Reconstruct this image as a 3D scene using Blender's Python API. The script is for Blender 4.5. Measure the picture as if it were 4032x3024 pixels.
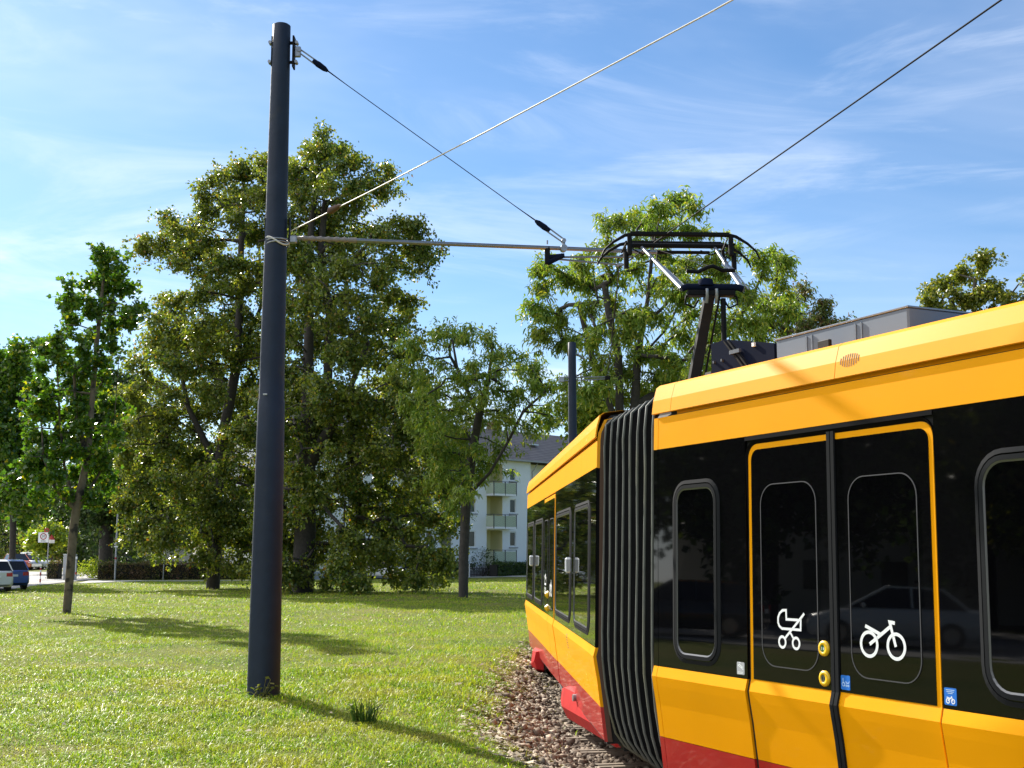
import bpy, math, random
import numpy as np
from mathutils import Vector, Matrix
R = math.radians
for o in list(bpy.data.objects): bpy.data.objects.remove(o)
scene = bpy.context.scene
col = scene.collection

# ------------------------------------------------------------------ camera, sky, sun, exposure
F_PX = 4850.0; CAM_Z = 1.65; RAIL_Z = -0.35
PITCH = math.atan((2195-1512)/F_PX)
cam_data = bpy.data.cameras.new('camera')
cam = bpy.data.objects.new('camera', cam_data); col.objects.link(cam)
cam_data.sensor_width = 36.0; cam_data.lens = 36.0*F_PX/4032.0
cam_data.clip_start = 0.1; cam_data.clip_end = 3000
cam.location = (0, 0, CAM_Z); cam.rotation_euler = (math.pi/2+PITCH, 0, 0)
scene.camera = cam

SUN_EL = R(32.0); SUN_AZ = R(-33.3)          # azimuth measured from +Y towards +X
world = bpy.data.worlds.new('World'); scene.world = world; world.use_nodes = True
wn = world.node_tree.nodes; wl = world.node_tree.links
for n in list(wn): wn.remove(n)
def N(nodes, t, **kw):
    n = nodes.new(t)
    for k, v in kw.items(): setattr(n, k, v)
    return n
sky = N(wn, 'ShaderNodeTexSky', sky_type='NISHITA', sun_disc=False)
sky.sun_elevation = SUN_EL; sky.sun_rotation = SUN_AZ
sky.air_density = 1.0; sky.dust_density = 0.3; sky.ozone_density = 2.5; sky.altitude = 100
tc = N(wn, 'ShaderNodeTexCoord')
def cloud_layer(rot, scl, nscale, lo, hi, detail=9, dist=0.6):
    mp = N(wn, 'ShaderNodeMapping'); mp.inputs['Rotation'].default_value = rot; mp.inputs['Scale'].default_value = scl
    wl.new(tc.outputs['Generated'], mp.inputs['Vector'])
    no = N(wn, 'ShaderNodeTexNoise'); no.inputs['Scale'].default_value = nscale; no.inputs['Detail'].default_value = detail
    no.inputs['Roughness'].default_value = 0.62; no.inputs['Distortion'].default_value = dist
    wl.new(mp.outputs[0], no.inputs['Vector'])
    mr = N(wn, 'ShaderNodeMapRange', interpolation_type='SMOOTHSTEP'); mr.inputs['From Min'].default_value = lo; mr.inputs['From Max'].default_value = hi
    wl.new(no.outputs['Fac'], mr.inputs['Value'])
    return mr.outputs[0]
def vmath(op, a, b):
    m = N(wn, 'ShaderNodeMath', operation=op)
    for i, v in enumerate((a, b)):
        if isinstance(v, (int, float)): m.inputs[i].default_value = v
        else: wl.new(v, m.inputs[i])
    return m.outputs[0]
wisp = cloud_layer((0.0, R(-16), 0.0), (1.0, 1.6, 4.2), 2.4, 0.46, 0.76, dist=1.2)
veil = cloud_layer((0.3, R(8), 0.4), (1.0, 1.0, 3.2), 1.1, 0.34, 0.74, detail=5)
streak = cloud_layer((0.1, R(-26), 0.2), (1.0, 1.2, 6.5), 2.6, 0.52, 0.76, dist=1.0)
sepx = N(wn, 'ShaderNodeSeparateXYZ'); wl.new(tc.outputs['Generated'], sepx.inputs[0])
left = N(wn, 'ShaderNodeMapRange'); left.inputs['From Min'].default_value = 0.25; left.inputs['From Max'].default_value = -0.45
left.inputs['To Min'].default_value = 0.45; left.inputs['To Max'].default_value = 1.0
wl.new(sepx.outputs['X'], left.inputs['Value'])
low = N(wn, 'ShaderNodeMapRange'); low.inputs['From Min'].default_value = 0.48; low.inputs['From Max'].default_value = 0.12
low.inputs['To Min'].default_value = 0.62; low.inputs['To Max'].default_value = 1.0
wl.new(sepx.outputs['Z'], low.inputs['Value'])
w1 = vmath('MULTIPLY', wisp, 0.62); v1 = vmath('MULTIPLY', veil, 0.55)
cl = vmath('ADD', w1, v1); cl = vmath('MULTIPLY', cl, left.outputs[0]); cl = vmath('MULTIPLY', cl, low.outputs[0])
cl = vmath('ADD', cl, vmath('MULTIPLY', streak, 0.26)); cl = vmath('MINIMUM', cl, 0.8)
mixc = N(wn, 'ShaderNodeMix', data_type='RGBA'); mixc.inputs['B'].default_value = (10.3, 11.0, 12.2, 1)
tint = N(wn, 'ShaderNodeMix', data_type='RGBA', blend_type='MULTIPLY'); tint.inputs['Factor'].default_value = 1.0
tint.inputs['B'].default_value = (0.83, 1.06, 1.24, 1)
wl.new(sky.outputs[0], tint.inputs['A'])
wl.new(tint.outputs['Result'], mixc.inputs['A']); wl.new(cl, mixc.inputs['Factor'])
bg = N(wn, 'ShaderNodeBackground'); bg.inputs['Strength'].default_value = 0.061
# bright cloud added out of view at left, fill light for the tram side
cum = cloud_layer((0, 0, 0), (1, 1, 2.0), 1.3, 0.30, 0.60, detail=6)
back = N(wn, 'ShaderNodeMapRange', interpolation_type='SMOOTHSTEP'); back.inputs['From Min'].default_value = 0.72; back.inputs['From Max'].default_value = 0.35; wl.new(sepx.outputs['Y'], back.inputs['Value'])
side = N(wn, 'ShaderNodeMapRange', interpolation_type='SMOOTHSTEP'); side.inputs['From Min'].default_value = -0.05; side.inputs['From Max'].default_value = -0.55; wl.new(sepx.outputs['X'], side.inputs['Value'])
fill_fac = vmath('MULTIPLY', vmath('MULTIPLY', cum, back.outputs[0]), side.outputs[0])
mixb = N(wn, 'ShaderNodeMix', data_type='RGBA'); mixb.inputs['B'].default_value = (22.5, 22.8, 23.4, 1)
wl.new(mixc.outputs['Result'], mixb.inputs['A']); wl.new(fill_fac, mixb.inputs['Factor'])
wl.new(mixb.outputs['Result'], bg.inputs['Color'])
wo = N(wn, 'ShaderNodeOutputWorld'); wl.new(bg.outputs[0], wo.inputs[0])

sd = bpy.data.lights.new('sun', 'SUN'); sd.energy = 5.0; sd.angle = R(0.53); sd.color = (1.0, 0.94, 0.84)
sun = bpy.data.objects.new('sun', sd); col.objects.link(sun)
sdir = Vector((math.sin(SUN_AZ)*math.cos(SUN_EL), math.cos(SUN_AZ)*math.cos(SUN_EL), math.sin(SUN_EL)))
sun.rotation_euler = sdir.to_track_quat('Z', 'Y').to_euler(); sun.location = sdir*60
scene.view_settings.view_transform = 'Standard'; scene.view_settings.look = 'None'
scene.view_settings.exposure = 0.96; scene.view_settings.gamma = 1.0
scene.render.resolution_x = 1024; scene.render.resolution_y = 768
scene.render.engine = 'CYCLES'
scene.cycles.max_bounces = 8; scene.cycles.transparent_max_bounces = 8

# ------------------------------------------------------------------ geometry helpers
_c, _s = math.cos(PITCH), math.sin(PITCH)
def ray(px, py):
    x = (px-2016)/F_PX; u = (1512-py)/F_PX
    return np.array([x, _c-u*_s, _s+u*_c])
def at(px, py, Y):                           # the place seen at a spot of the photo, Y metres ahead
    r = ray(px, py); return r*Y/r[1] + np.array([0, 0, CAM_Z])
def gpt(px, Y, z=0.0):                       # ground place below a column of the photo, Y metres ahead
    return np.array([(px-2016)/4898.0*Y, Y, z])

def tag(o, label=None, cat=None, group=None, kind=None):
    if label: o['label'] = label
    if cat: o['category'] = cat
    if group: o['group'] = group
    if kind: o['kind'] = kind
    return o
def root_loc(p):
    v = Vector((0, 0, 0))
    while p is not None: v = v + p.location; p = p.parent
    return v
def empty(name, loc, label, cat, group=None, rz=0.0):
    o = bpy.data.objects.new(name, None); col.objects.link(o); o.location = Vector([float(x) for x in loc]); o.rotation_euler.z = rz
    o.empty_display_size = 0.3
    return tag(o, label, cat, group)
def link(name, me, parent=None, world_space=True):
    o = bpy.data.objects.new(name, me); col.objects.link(o)
    if parent is not None:
        o.parent = parent
        if world_space:
            L = root_loc(parent)
            me.transform(Matrix.Translation(-L))
    return o
def recentre(o):
    """put the origin of a top-level mesh at its base"""
    me = o.data; n = len(me.vertices); a = np.empty(n*3, 'f'); me.vertices.foreach_get('co', a); a = a.reshape(-1, 3)
    c = Vector((float(a[:, 0].mean()), float(a[:, 1].mean()), float(a[:, 2].min())))
    me.transform(Matrix.Translation(-c)); o.location = c; return o
def big_mesh(name, V, groups, mats, midx=None):
    """V (n,3); groups: list of (m,k) index arrays"""
    me = bpy.data.meshes.new(name); V = np.ascontiguousarray(V, 'f')
    me.vertices.add(len(V)); me.vertices.foreach_set('co', V.ravel())
    loops = np.concatenate([g.ravel() for g in groups]).astype('i')
    sizes = np.concatenate([np.full(len(g), g.shape[1], 'i') for g in groups])
    starts = np.concatenate([[0], np.cumsum(sizes)[:-1]]).astype('i')
    me.loops.add(len(loops)); me.loops.foreach_set('vertex_index', loops)
    me.polygons.add(len(sizes)); me.polygons.foreach_set('loop_start', starts)
    for m in mats: me.materials.append(m)
    if midx is not None: me.polygons.foreach_set('material_index', np.concatenate(midx).astype('i'))
    me.update(calc_edges=True)
    return me
class MB:
    def __init__(s): s.v = []; s.f = []; s.m = []; s.mats = []; s.sm = []
    def mi(s, m):
        if m not in s.mats: s.mats.append(m)
        return s.mats.index(m)
    def add(s, vs, fs, m, smooth=False):
        b = len(s.v); s.v += [tuple(float(c) for c in v) for v in vs]; k = s.mi(m)
        for f in fs: s.f.append(tuple(b+i for i in f)); s.m.append(k); s.sm.append(smooth)
        return s
    def box(s, c, size, m, ax=None, bev=0.0):
        """box with optional axes (3 orthonormal vectors) and chamfered edges"""
        c = np.array(c, float); hx, hy, hz = [q/2 for q in size]
        ax = np.eye(3) if ax is None else np.array(ax, float)
        if bev <= 0:
            vs = [c+ax[0]*x*hx+ax[1]*y*hy+ax[2]*z*hz for x in (-1, 1) for y in (-1, 1) for z in (-1, 1)]
            return s.add(vs, [(0, 1, 3, 2), (4, 6, 7, 5), (0, 4, 5, 1), (2, 3, 7, 6), (0, 2, 6, 4), (1, 5, 7, 3)], m)
        b = min(bev, hx*.9, hy*.9, hz*.9); vs = []
        idx = {}
        for x in (-1, 1):
            for y in (-1, 1):
                for z in (-1, 1):
                    for k in range(3):
                        h = [hx, hy, hz]; q = [x*hx, y*hy, z*hz]
                        for j in range(3):
                            if j != k: q[j] -= (x, y, z)[j]*b
                        idx[(x, y, z, k)] = len(vs); vs.append(c+ax[0]*q[0]+ax[1]*q[1]+ax[2]*q[2])
        fs = []
        for k in range(3):
            a, d = [(1, 2), (2, 0), (0, 1)][k]
            for sg in (-1, 1):
                r = []
                for (p, q) in ((-1, -1), (1, -1), (1, 1), (-1, 1)):
                    t = [0, 0, 0]; t[k] = sg; t[a] = p; t[d] = q; r.append(idx[(t[0], t[1], t[2], k)])
                fs.append(r if sg > 0 else r[::-1])
        for k in range(3):
            a, d = [(1, 2), (2, 0), (0, 1)][k]
            for p in (-1, 1):
                for q in (-1, 1):
                    t0 = [0, 0, 0]; t1 = [0, 0, 0]; t0[k] = -1; t1[k] = 1; t0[a] = t1[a] = p; t0[d] = t1[d] = q
                    fs.append((idx[(*t0, a)], idx[(*t1, a)], idx[(*t1, d)], idx[(*t0, d)]))
        for x in (-1, 1):
            for y in (-1, 1):
                for z in (-1, 1): fs.append(tuple(idx[(x, y, z, k)] for k in range(3)))
        return s.add(vs, fs, m)
    def tube(s, pts, r, m, k=8, caps=True, smooth=True):
        pts = [np.array(p, float) for p in pts]; n = len(pts)
        rr = [r]*n if np.isscalar(r) else list(r)
        t0 = pts[1]-pts[0]; t0 /= np.linalg.norm(t0)
        up = np.array([0, 0, 1.]) if abs(t0[2]) < .9 else np.array([1., 0, 0])
        a = np.cross(t0, up); a /= np.linalg.norm(a)
        vs = []
        for i, p in enumerate(pts):
            t = pts[min(i+1, n-1)]-pts[max(i-1, 0)]; t /= (np.linalg.norm(t)+1e-12)
            a = a-t*np.dot(a, t); a /= (np.linalg.norm(a)+1e-12); b = np.cross(t, a)
            for j in range(k):
                w = 2*math.pi*j/k; vs.append(p+(a*math.cos(w)+b*math.sin(w))*rr[i])
        fs = [(i*k+j, i*k+(j+1) % k, (i+1)*k+(j+1) % k, (i+1)*k+j) for i in range(n-1) for j in range(k)]
        s.add(vs, fs, m, smooth)
        if caps:
            s.add(vs[:k], [tuple(range(k))[::-1]], m); s.add(vs[-k:], [tuple(range(k))], m)
        return s
    def loft(s, rings, m, closed=True, caps=False, smooth=False):
        k = len(rings[0]); vs = [v for r in rings for v in r]; fs = []
        for i in range(len(rings)-1):
            for j in range(k if closed else k-1):
                fs.append((i*k+j, i*k+(j+1) % k, (i+1)*k+(j+1) % k, (i+1)*k+j))
        s.add(vs, fs, m, smooth)
        if caps: s.add(rings[0], [tuple(range(k))[::-1]], m); s.add(rings[-1], [tuple(range(k))], m)
        return s
    def build(s, name, parent=None, world_space=True):
        me = bpy.data.meshes.new(name); me.from_pydata(s.v, [], s.f)
        for m in s.mats: me.materials.append(m)
        me.polygons.foreach_set('material_index', s.m); me.polygons.foreach_set('use_smooth', s.sm)
        me.update()
        return link(name, me, parent, world_space)

# ------------------------------------------------------------------ materials
def mat(name, colour, rough=0.6, metal=0.0, coat=0.0, spec=0.5, vary=0.0, vscale=3.0, bump=0.0, bscale=40.0, c2=None, c2lo=0.45, c2hi=0.65, c2scale=2.0, stretch=None, coat_rough=0.04):
    m = bpy.data.materials.new(name); m.use_nodes = True; nt = m.node_tree; ns = nt.nodes; ls = nt.links
    b = ns['Principled BSDF']
    b.inputs['Roughness'].default_value = rough; b.inputs['Metallic'].default_value = metal
    b.inputs['Coat Weight'].default_value = coat; b.inputs['Coat Roughness'].default_value = coat_rough
    b.inputs['Specular IOR Level'].default_value = spec
    b.inputs['Base Color'].default_value = (*colour, 1)
    t = ns.new('ShaderNodeTexCoord'); vec = t.outputs['Object']
    if stretch:
        mp = ns.new('ShaderNodeMapping'); mp.inputs['Scale'].default_value = stretch; ls.new(vec, mp.inputs[0]); vec = mp.outputs[0]
    src = None
    if c2 is not None:
        n = ns.new('ShaderNodeTexNoise'); n.inputs['Scale'].default_value = c2scale; n.inputs['Detail'].default_value = 8; ls.new(vec, n.inputs['Vector'])
        mr = ns.new('ShaderNodeMapRange'); mr.inputs['From Min'].default_value = c2lo; mr.inputs['From Max'].default_value = c2hi; ls.new(n.outputs['Fac'], mr.inputs['Value'])
        mx = ns.new('ShaderNodeMix'); mx.data_type = 'RGBA'; mx.inputs['A'].default_value = (*colour, 1); mx.inputs['B'].default_value = (*c2, 1)
        ls.new(mr.outputs[0], mx.inputs['Factor']); src = mx.outputs['Result']
    if vary > 0:
        n = ns.new('ShaderNodeTexNoise'); n.inputs['Scale'].default_value = vscale; n.inputs['Detail'].default_value = 6; ls.new(vec, n.inputs['Vector'])
        mr = ns.new('ShaderNodeMapRange'); mr.inputs['From Min'].default_value = .25; mr.inputs['From Max'].default_value = .75
        mr.inputs['To Min'].default_value = 1-vary; mr.inputs['To Max'].default_value = 1+vary; ls.new(n.outputs['Fac'], mr.inputs['Value'])
        hs = ns.new('ShaderNodeHueSaturation'); hs.inputs['Color'].default_value = (*colour, 1)
        if src is not None: ls.new(src, hs.inputs['Color'])
        ls.new(mr.outputs[0], hs.inputs['Value']); src = hs.outputs[0]
    if src is not None: ls.new(src, b.inputs['Base Color'])
    if bump > 0:
        n = ns.new('ShaderNodeTexNoise'); n.inputs['Scale'].default_value = bscale; n.inputs['Detail'].default_value = 5; ls.new(vec, n.inputs['Vector'])
        bp = ns.new('ShaderNodeBump'); bp.inputs['Strength'].default_value = bump; bp.inputs['Distance'].default_value = 0.02
        ls.new(n.outputs['Fac'], bp.inputs['Height']); ls.new(bp.outputs[0], b.inputs['Normal'])
        if coat > 0: pass
    return m
def leaf_mat(name, stops, trans=0.45, rough=0.42, patch=0.0, pscale=0.5, patch_col=(0.3, 0.3, 0.03), tcol=(1.15, 1.25, 0.55), spec=0.4):
    m = bpy.data.materials.new(name); m.use_nodes = True; nt = m.node_tree; ns = nt.nodes; ls = nt.links
    b = ns['Principled BSDF']; b.inputs['Roughness'].default_value = rough; b.inputs['Specular IOR Level'].default_value = spec
    g = ns.new('ShaderNodeNewGeometry'); cr = ns.new('ShaderNodeValToRGB')
    e = cr.color_ramp.elements
    while len(e) < len(stops): e.new(0.5)
    for i, (p, c) in enumerate(stops): e[i].position = p; e[i].color = (*c, 1)
    ls.new(g.outputs['Random Per Island'], cr.inputs[0]); src = cr.outputs[0]
    if patch > 0:
        t = ns.new('ShaderNodeTexCoord'); n = ns.new('ShaderNodeTexNoise'); n.inputs['Scale'].default_value = pscale; n.inputs['Detail'].default_value = 4
        ls.new(t.outputs['Object'], n.inputs['Vector'])
        mr = ns.new('ShaderNodeMapRange'); mr.inputs['From Min'].default_value = .45; mr.inputs['From Max'].default_value = .68; mr.inputs['To Max'].default_value = patch
        ls.new(n.outputs['Fac'], mr.inputs['Value'])
        mx = ns.new('ShaderNodeMix'); mx.data_type = 'RGBA'; mx.inputs['B'].default_value = (*patch_col, 1)
        ls.new(mr.outputs[0], mx.inputs['Factor']); ls.new(src, mx.inputs['A']); src = mx.outputs['Result']
    ls.new(src, b.inputs['Base Color'])
    tr = ns.new('ShaderNodeBsdfTranslucent'); mu = ns.new('ShaderNodeMix'); mu.data_type = 'RGBA'; mu.blend_type = 'MULTIPLY'; mu.inputs['Factor'].default_value = 1
    mu.inputs['B'].default_value = (*tcol, 1); ls.new(src, mu.inputs['A']); ls.new(mu.outputs['Result'], tr.inputs['Color'])
    ms = ns.new('ShaderNodeMixShader'); ms.inputs[0].default_value = trans
    ls.new(b.outputs[0], ms.inputs[1]); ls.new(tr.outputs[0], ms.inputs[2]); ls.new(ms.outputs[0], ns['Material Output'].inputs[0])
    return m

M = {}
M['orange'] = mat('orange paint', (0.90, 0.362, 0.001), .42, coat=.16, spec=.10, vary=.04, vscale=1.5, coat_rough=.04, bump=.02, bscale=2.2)
M['red'] = mat('red paint', (0.44, 0.013, 0.011), .42, coat=.45, vary=.08, vscale=3)
M['red_cover'] = mat('red bogie cover plastic', (0.47, 0.016, 0.016), .55, spec=.2, vary=.15, vscale=6)
M['glass'] = mat('black glossy band', (0.003, 0.003, 0.0035), .03, spec=.32, bump=.010, bscale=1.1)
M['pane'] = mat('dark tinted pane', (0.0015, 0.0015, 0.002), .02, spec=.4, bump=.008, bscale=1.6)
M['rubber'] = mat('grey window rubber', (0.016, 0.017, 0.019), .8, spec=.05)
M['rubber_dark'] = mat('black rubber', (0.006, 0.006, 0.007), .8, spec=.05)
M['trim'] = mat('polished window trim', (0.14, 0.14, 0.145), .3, metal=.6, spec=.3)
M['seal'] = mat('grey door seal', (0.07, 0.07, 0.075), .7, spec=.1)
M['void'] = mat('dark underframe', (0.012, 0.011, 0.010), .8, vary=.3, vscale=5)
M['fabric'] = mat('black bellows fabric', (0.005, 0.005, 0.006), .85, spec=.08, vary=.25, vscale=4, bump=.15, bscale=8)
M['bead'] = mat('grey bellows rib', (0.115, 0.12, 0.11), .5, vary=.22, vscale=7, c2=(0.16, 0.155, 0.10), c2lo=.5, c2hi=.7, c2scale=1.3, spec=.1)
M['roofgrey'] = mat('grey roof box paint', (0.115, 0.155, 0.22), .5, vary=.06, vscale=2)
M['roofdark'] = mat('dark roof box paint', (0.008, 0.012, 0.028), .9, vary=.1, spec=.03)
M['alu'] = mat('brushed aluminium', (0.24, 0.25, 0.27), .36, metal=.85, vary=.1, vscale=20)
M['steel'] = mat('galvanised steel', (0.30, 0.31, 0.33), .42, metal=.7, vary=.2, vscale=20)
M['black_metal'] = mat('black metal', (0.007, 0.007, 0.008), .6, spec=.12, vary=.3, vscale=12)
M['arm_dark'] = mat('dark bronze arm paint', (0.018, 0.016, 0.012), .55, spec=.2, vary=.2, vscale=8)
M['yellow'] = mat('yellow button ring', (0.80, 0.48, 0.01), .35, coat=.3)
M['green_btn'] = mat('green button', (0.05, 0.16, 0.06), .3)
M['white'] = mat('white film', (0.84, 0.86, 0.88), .4)
M['blue'] = mat('blue film', (0.015, 0.16, 0.62), .4)
M['bluelight'] = mat('pale blue print', (0.45, 0.62, 0.85), .5)
M['greyst'] = mat('grey film', (0.42, 0.43, 0.45), .4)
M['mast'] = mat('dark blue grey mast paint', (0.011, 0.020, 0.042), .62, vary=.16, vscale=5, bump=.25, bscale=14, c2=(0.026, 0.03, 0.032), c2lo=.62, c2hi=.72, c2scale=2.2, spec=.35)
M['insul'] = mat('grey composite insulator', (0.22, 0.19, 0.17), .5)
M['wire'] = mat('dark copper wire', (0.008, 0.007, 0.007), .8, spec=.1)
M['cable'] = mat('pale synthetic cable', (0.62, 0.58, 0.52), .5)
M['bark'] = mat('grey brown bark', (0.075, 0.062, 0.048), .9, vary=.4, vscale=9, bump=.7, bscale=30, stretch=(1, 1, .3))
M['bark_young'] = mat('young tree bark', (0.15, 0.115, 0.075), .9, vary=.3, vscale=6, bump=.6, bscale=25, c2=(0.035, 0.028, 0.022), c2lo=.52, c2hi=.6, c2scale=3.5)
M['bark_dark'] = mat('dark bark', (0.045, 0.038, 0.032), .9, vary=.35, vscale=8, bump=.6, bscale=25)
M['asphalt'] = mat('pale asphalt', (0.30, 0.29, 0.275), .9, vary=.15, vscale=1.5, bump=.3, bscale=60, c2=(0.22, 0.21, 0.20), c2lo=.5, c2hi=.7, c2scale=.3)  # pale grey base with random darker mottling
M['paving'] = mat('pale concrete paving', (0.42, 0.40, 0.36), .9, vary=.12, vscale=2)
M['kerbstone'] = mat('kerb stone', (0.38, 0.37, 0.35), .9, vary=.15, vscale=6)
M['plaster'] = mat('white plaster', (0.80, 0.81, 0.83), .9, vary=.03, vscale=.5)
M['plaster_beige'] = mat('beige plaster', (0.62, 0.58, 0.52), .9, vary=.04, vscale=1)
M['plaster_yellow'] = mat('yellowish loggia plaster', (0.72, 0.66, 0.38), .9)
M['brownroof'] = mat('brown fascia and end shade', (0.10, 0.055, 0.035), .8)
M['winframe'] = mat('white window frame', (0.75, 0.75, 0.74), .5)
M['winglass'] = mat('house window glass', (0.02, 0.024, 0.03), .08)
M['sill'] = mat('grey stone sill', (0.35, 0.36, 0.38), .8)
M['balc'] = mat('pale green balcony panel', (0.50, 0.56, 0.42), .7)
M['balc_dark'] = mat('balcony slat shadow gap', (0.16, 0.19, 0.15), .8)
M['anthracite'] = mat('anthracite metal', (0.06, 0.065, 0.07), .5)
M['wood_dark'] = mat('dark stained wood', (0.05, 0.035, 0.03), .8, vary=.3)
M['redpaint'] = mat('red sign paint', (0.33, 0.02, 0.015), .5)
M['signblack'] = mat('black sign print', (0.03, 0.03, 0.03), .5)
M['tyre'] = mat('tyre rubber', (0.02, 0.02, 0.02), .8)
M['rim'] = mat('alloy rim', (0.45, 0.46, 0.48), .3, metal=.8)
M['carglass'] = mat('car glass', (0.012, 0.014, 0.018), .04)
M['tail'] = mat('red tail lamp', (0.50, 0.01, 0.01), .15)
M['headl'] = mat('clear head lamp', (0.6, 0.62, 0.65), .1)
M['tie'] = mat('steel sleeper', (0.20, 0.155, 0.11), .75, vary=.3, vscale=8)
M['railside'] = mat('rusty rail', (0.12, 0.06, 0.035), .8, vary=.3, vscale=12)
M['railtop'] = mat('polished rail head', (0.6, 0.6, 0.6), .22, metal=1)

# ------------------------------------------------------------------ terrain
def smooth(a, b, x):
    t = np.clip((x-a)/(b-a), 0, 1); return t*t*(3-2*t)
EY = np.array([-20, 0, 5, 8, 9.6, 10.7, 12.5, 14.5, 17.4, 21.6, 26, 32, 40, 55, 80.])
EX = np.array([14.0, 4.55, 2.40, 1.15, .62, .28, -.16, -.30, -.24, .14, .55, 2.0, 4.8, 14, 40.])
def edge_d(x, y):                             # metres beyond the edge between lawn and ballast
    x = np.asarray(x, float); y = np.asarray(y, float)
    w = .05*np.sin(y*2.3+1)+.04*np.sin(y*5.1)+.03*np.sin(y*9.7+2)
    return x-np.interp(y, EY, EX)+w
def ground_z(x, y):
    x = np.asarray(x, float); y = np.asarray(y, float)
    d = edge_d(x, y)
    z = -.50*smooth(-.65, 1.15, d)*(1-smooth(5.2, 6.6, d))
    z = z + .45*smooth(98, 130, y) + .025*np.sin(x*.55+1)*np.sin(y*.42)*(1-smooth(-1.5, 0, d)) + .02*np.sin(x*1.7)*np.sin(y*1.3+2)*(1-smooth(-1.5, 0, d))
    return z
def grid_sheet(name, xs, ys, m, zoff=0.0, keep=None):
    X, Y = np.meshgrid(xs, ys); Z = ground_z(X, Y)+zoff
    V = np.stack([X.ravel(), Y.ravel(), Z.ravel()], 1); nx = len(xs); ny = len(ys)
    i = np.arange((ny-1)*(nx-1)); r = i//(nx-1); c = i % (nx-1)
    Fq = np.stack([r*nx+c, r*nx+c+1, (r+1)*nx+c+1, (r+1)*nx+c], 1)
    me = big_mesh(name, V, [Fq], [m]); me.polygons.foreach_set('use_smooth', [True]*len(me.polygons))
    return link(name, me)
def ground_material():
    m = bpy.data.materials.new('lawn soil and ballast'); m.use_nodes = True; nt = m.node_tree; ns = nt.nodes; ls = nt.links
    b = ns['Principled BSDF']; b.inputs['Roughness'].default_value = .95; b.inputs['Specular IOR Level'].default_value = .1
    t = ns.new('ShaderNodeTexCoord')
    def noise(sc, det=8, r=.6):
        n = ns.new('ShaderNodeTexNoise'); n.inputs['Scale'].default_value = sc; n.inputs['Detail'].default_value = det; n.inputs['Roughness'].default_value = r
        ls.new(t.outputs['Object'], n.inputs['Vector']); return n.outputs['Fac']
    def ramp(f, stops):
        c = ns.new('ShaderNodeValToRGB'); e = c.color_ramp.elements
        while len(e) < len(stops): e.new(.5)
        for i, (p, q) in enumerate(stops): e[i].position = p; e[i].color = (*q, 1)
        ls.new(f, c.inputs[0]); return c.outputs[0]
    a = ramp(noise(.35), [(.3, (.10, .15, .022)), (.5, (.17, .19, .035)), (.7, (.22, .19, .06))])
    g = ramp(noise(28), [(.3, (.45, .45, .45)), (.7, (1.25, 1.25, 1.25))])
    mx = ns.new('ShaderNodeMix'); mx.data_type = 'RGBA'; mx.blend_type = 'MULTIPLY'; mx.inputs['Factor'].default_value = 1
    ls.new(a, mx.inputs['A']); ls.new(g, mx.inputs['B'])
    at_ = ns.new('ShaderNodeAttribute'); at_.attribute_name = 'ballast'
    soil = ramp(noise(22), [(.3, (.10, .075, .05)), (.5, (.22, .17, .12)), (.7, (.36, .29, .21))])
    m2 = ns.new('ShaderNodeMix'); m2.data_type = 'RGBA'; ls.new(at_.outputs['Fac'], m2.inputs['Factor']); ls.new(mx.outputs['Result'], m2.inputs['A']); ls.new(soil, m2.inputs['B'])
    ls.new(m2.outputs['Result'], b.inputs['Base Color'])
    bp = ns.new('ShaderNodeBump'); bp.inputs['Strength'].default_value = .8; bp.inputs['Distance'].default_value = .05; ls.new(noise(30), bp.inputs['Height']); ls.new(bp.outputs[0], b.inputs['Normal'])
    return m
xs = np.concatenate([[-900, -400, -200, -120], np.arange(-80, -12, 2.0), np.arange(-12, 7, .16), np.arange(7, 40, 2.0), [60, 120, 250, 500, 900]])
ys = np.concatenate([[-400, -150, -60], np.arange(-30, 4, 2.0), np.arange(4, 30, .22), np.arange(30, 60, 1.0), np.arange(60, 150, 4.0), [170, 220, 320, 600, 1500]])
ground = grid_sheet('ground', xs, ys, ground_material()); tag(ground, kind='structure')
gv = np.empty(len(ground.data.vertices)*3, 'f'); ground.data.vertices.foreach_get('co', gv); gv = gv.reshape(-1, 3)
bd = edge_d(gv[:, 0], gv[:, 1]); ba = smooth(-.12, .2, bd)*(1-smooth(5, 6.4, bd))
at_ = ground.data.attributes.new('ballast', 'FLOAT', 'POINT'); at_.data.foreach_set('value', ba.astype('f'))

def poly_sheet(name, pts, m, z, kind='structure'):
    """a flat paved surface with a real edge, following the terrain level at its corners"""
    mb = MB(); top = [np.array([x, y, z+float(ground_z(x, y))]) for x, y in pts]; bot = [p-np.array([0, 0, .3]) for p in top]
    n = len(pts); mb.add(top, [tuple(range(n))], m)
    mb.add(top+bot, [(i, i+n, (i+1) % n+n, (i+1) % n) for i in range(n)], m)
    o = mb.build(name); tag(o, kind=kind); return o
poly_sheet('street', [(-17, -30), (-17, 18), (-21, 36), (-25.6, 58), (-26.4, 66), (-28.5, 76), (-32, 97), (-36, 97), (-60, 97), (-60, 40), (-34, 18), (-34, -30)], M['asphalt'], .03)
poly_sheet('parking_area', [(-32.0, 97.02), (-31.5, 99), (-47, 131), (-60, 190), (-130, 190), (-110, 131), (-80, 97.02)], M['asphalt'], .034)
poly_sheet('path', [(-27.9, 80), (-25.2, 86.6), (-15, 90.5), (0, 104), (14, 110), (14, 112), (-1, 106), (-16, 92), (-25.8, 88.3), (-29.8, 88)], M['paving'], .04)

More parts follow.
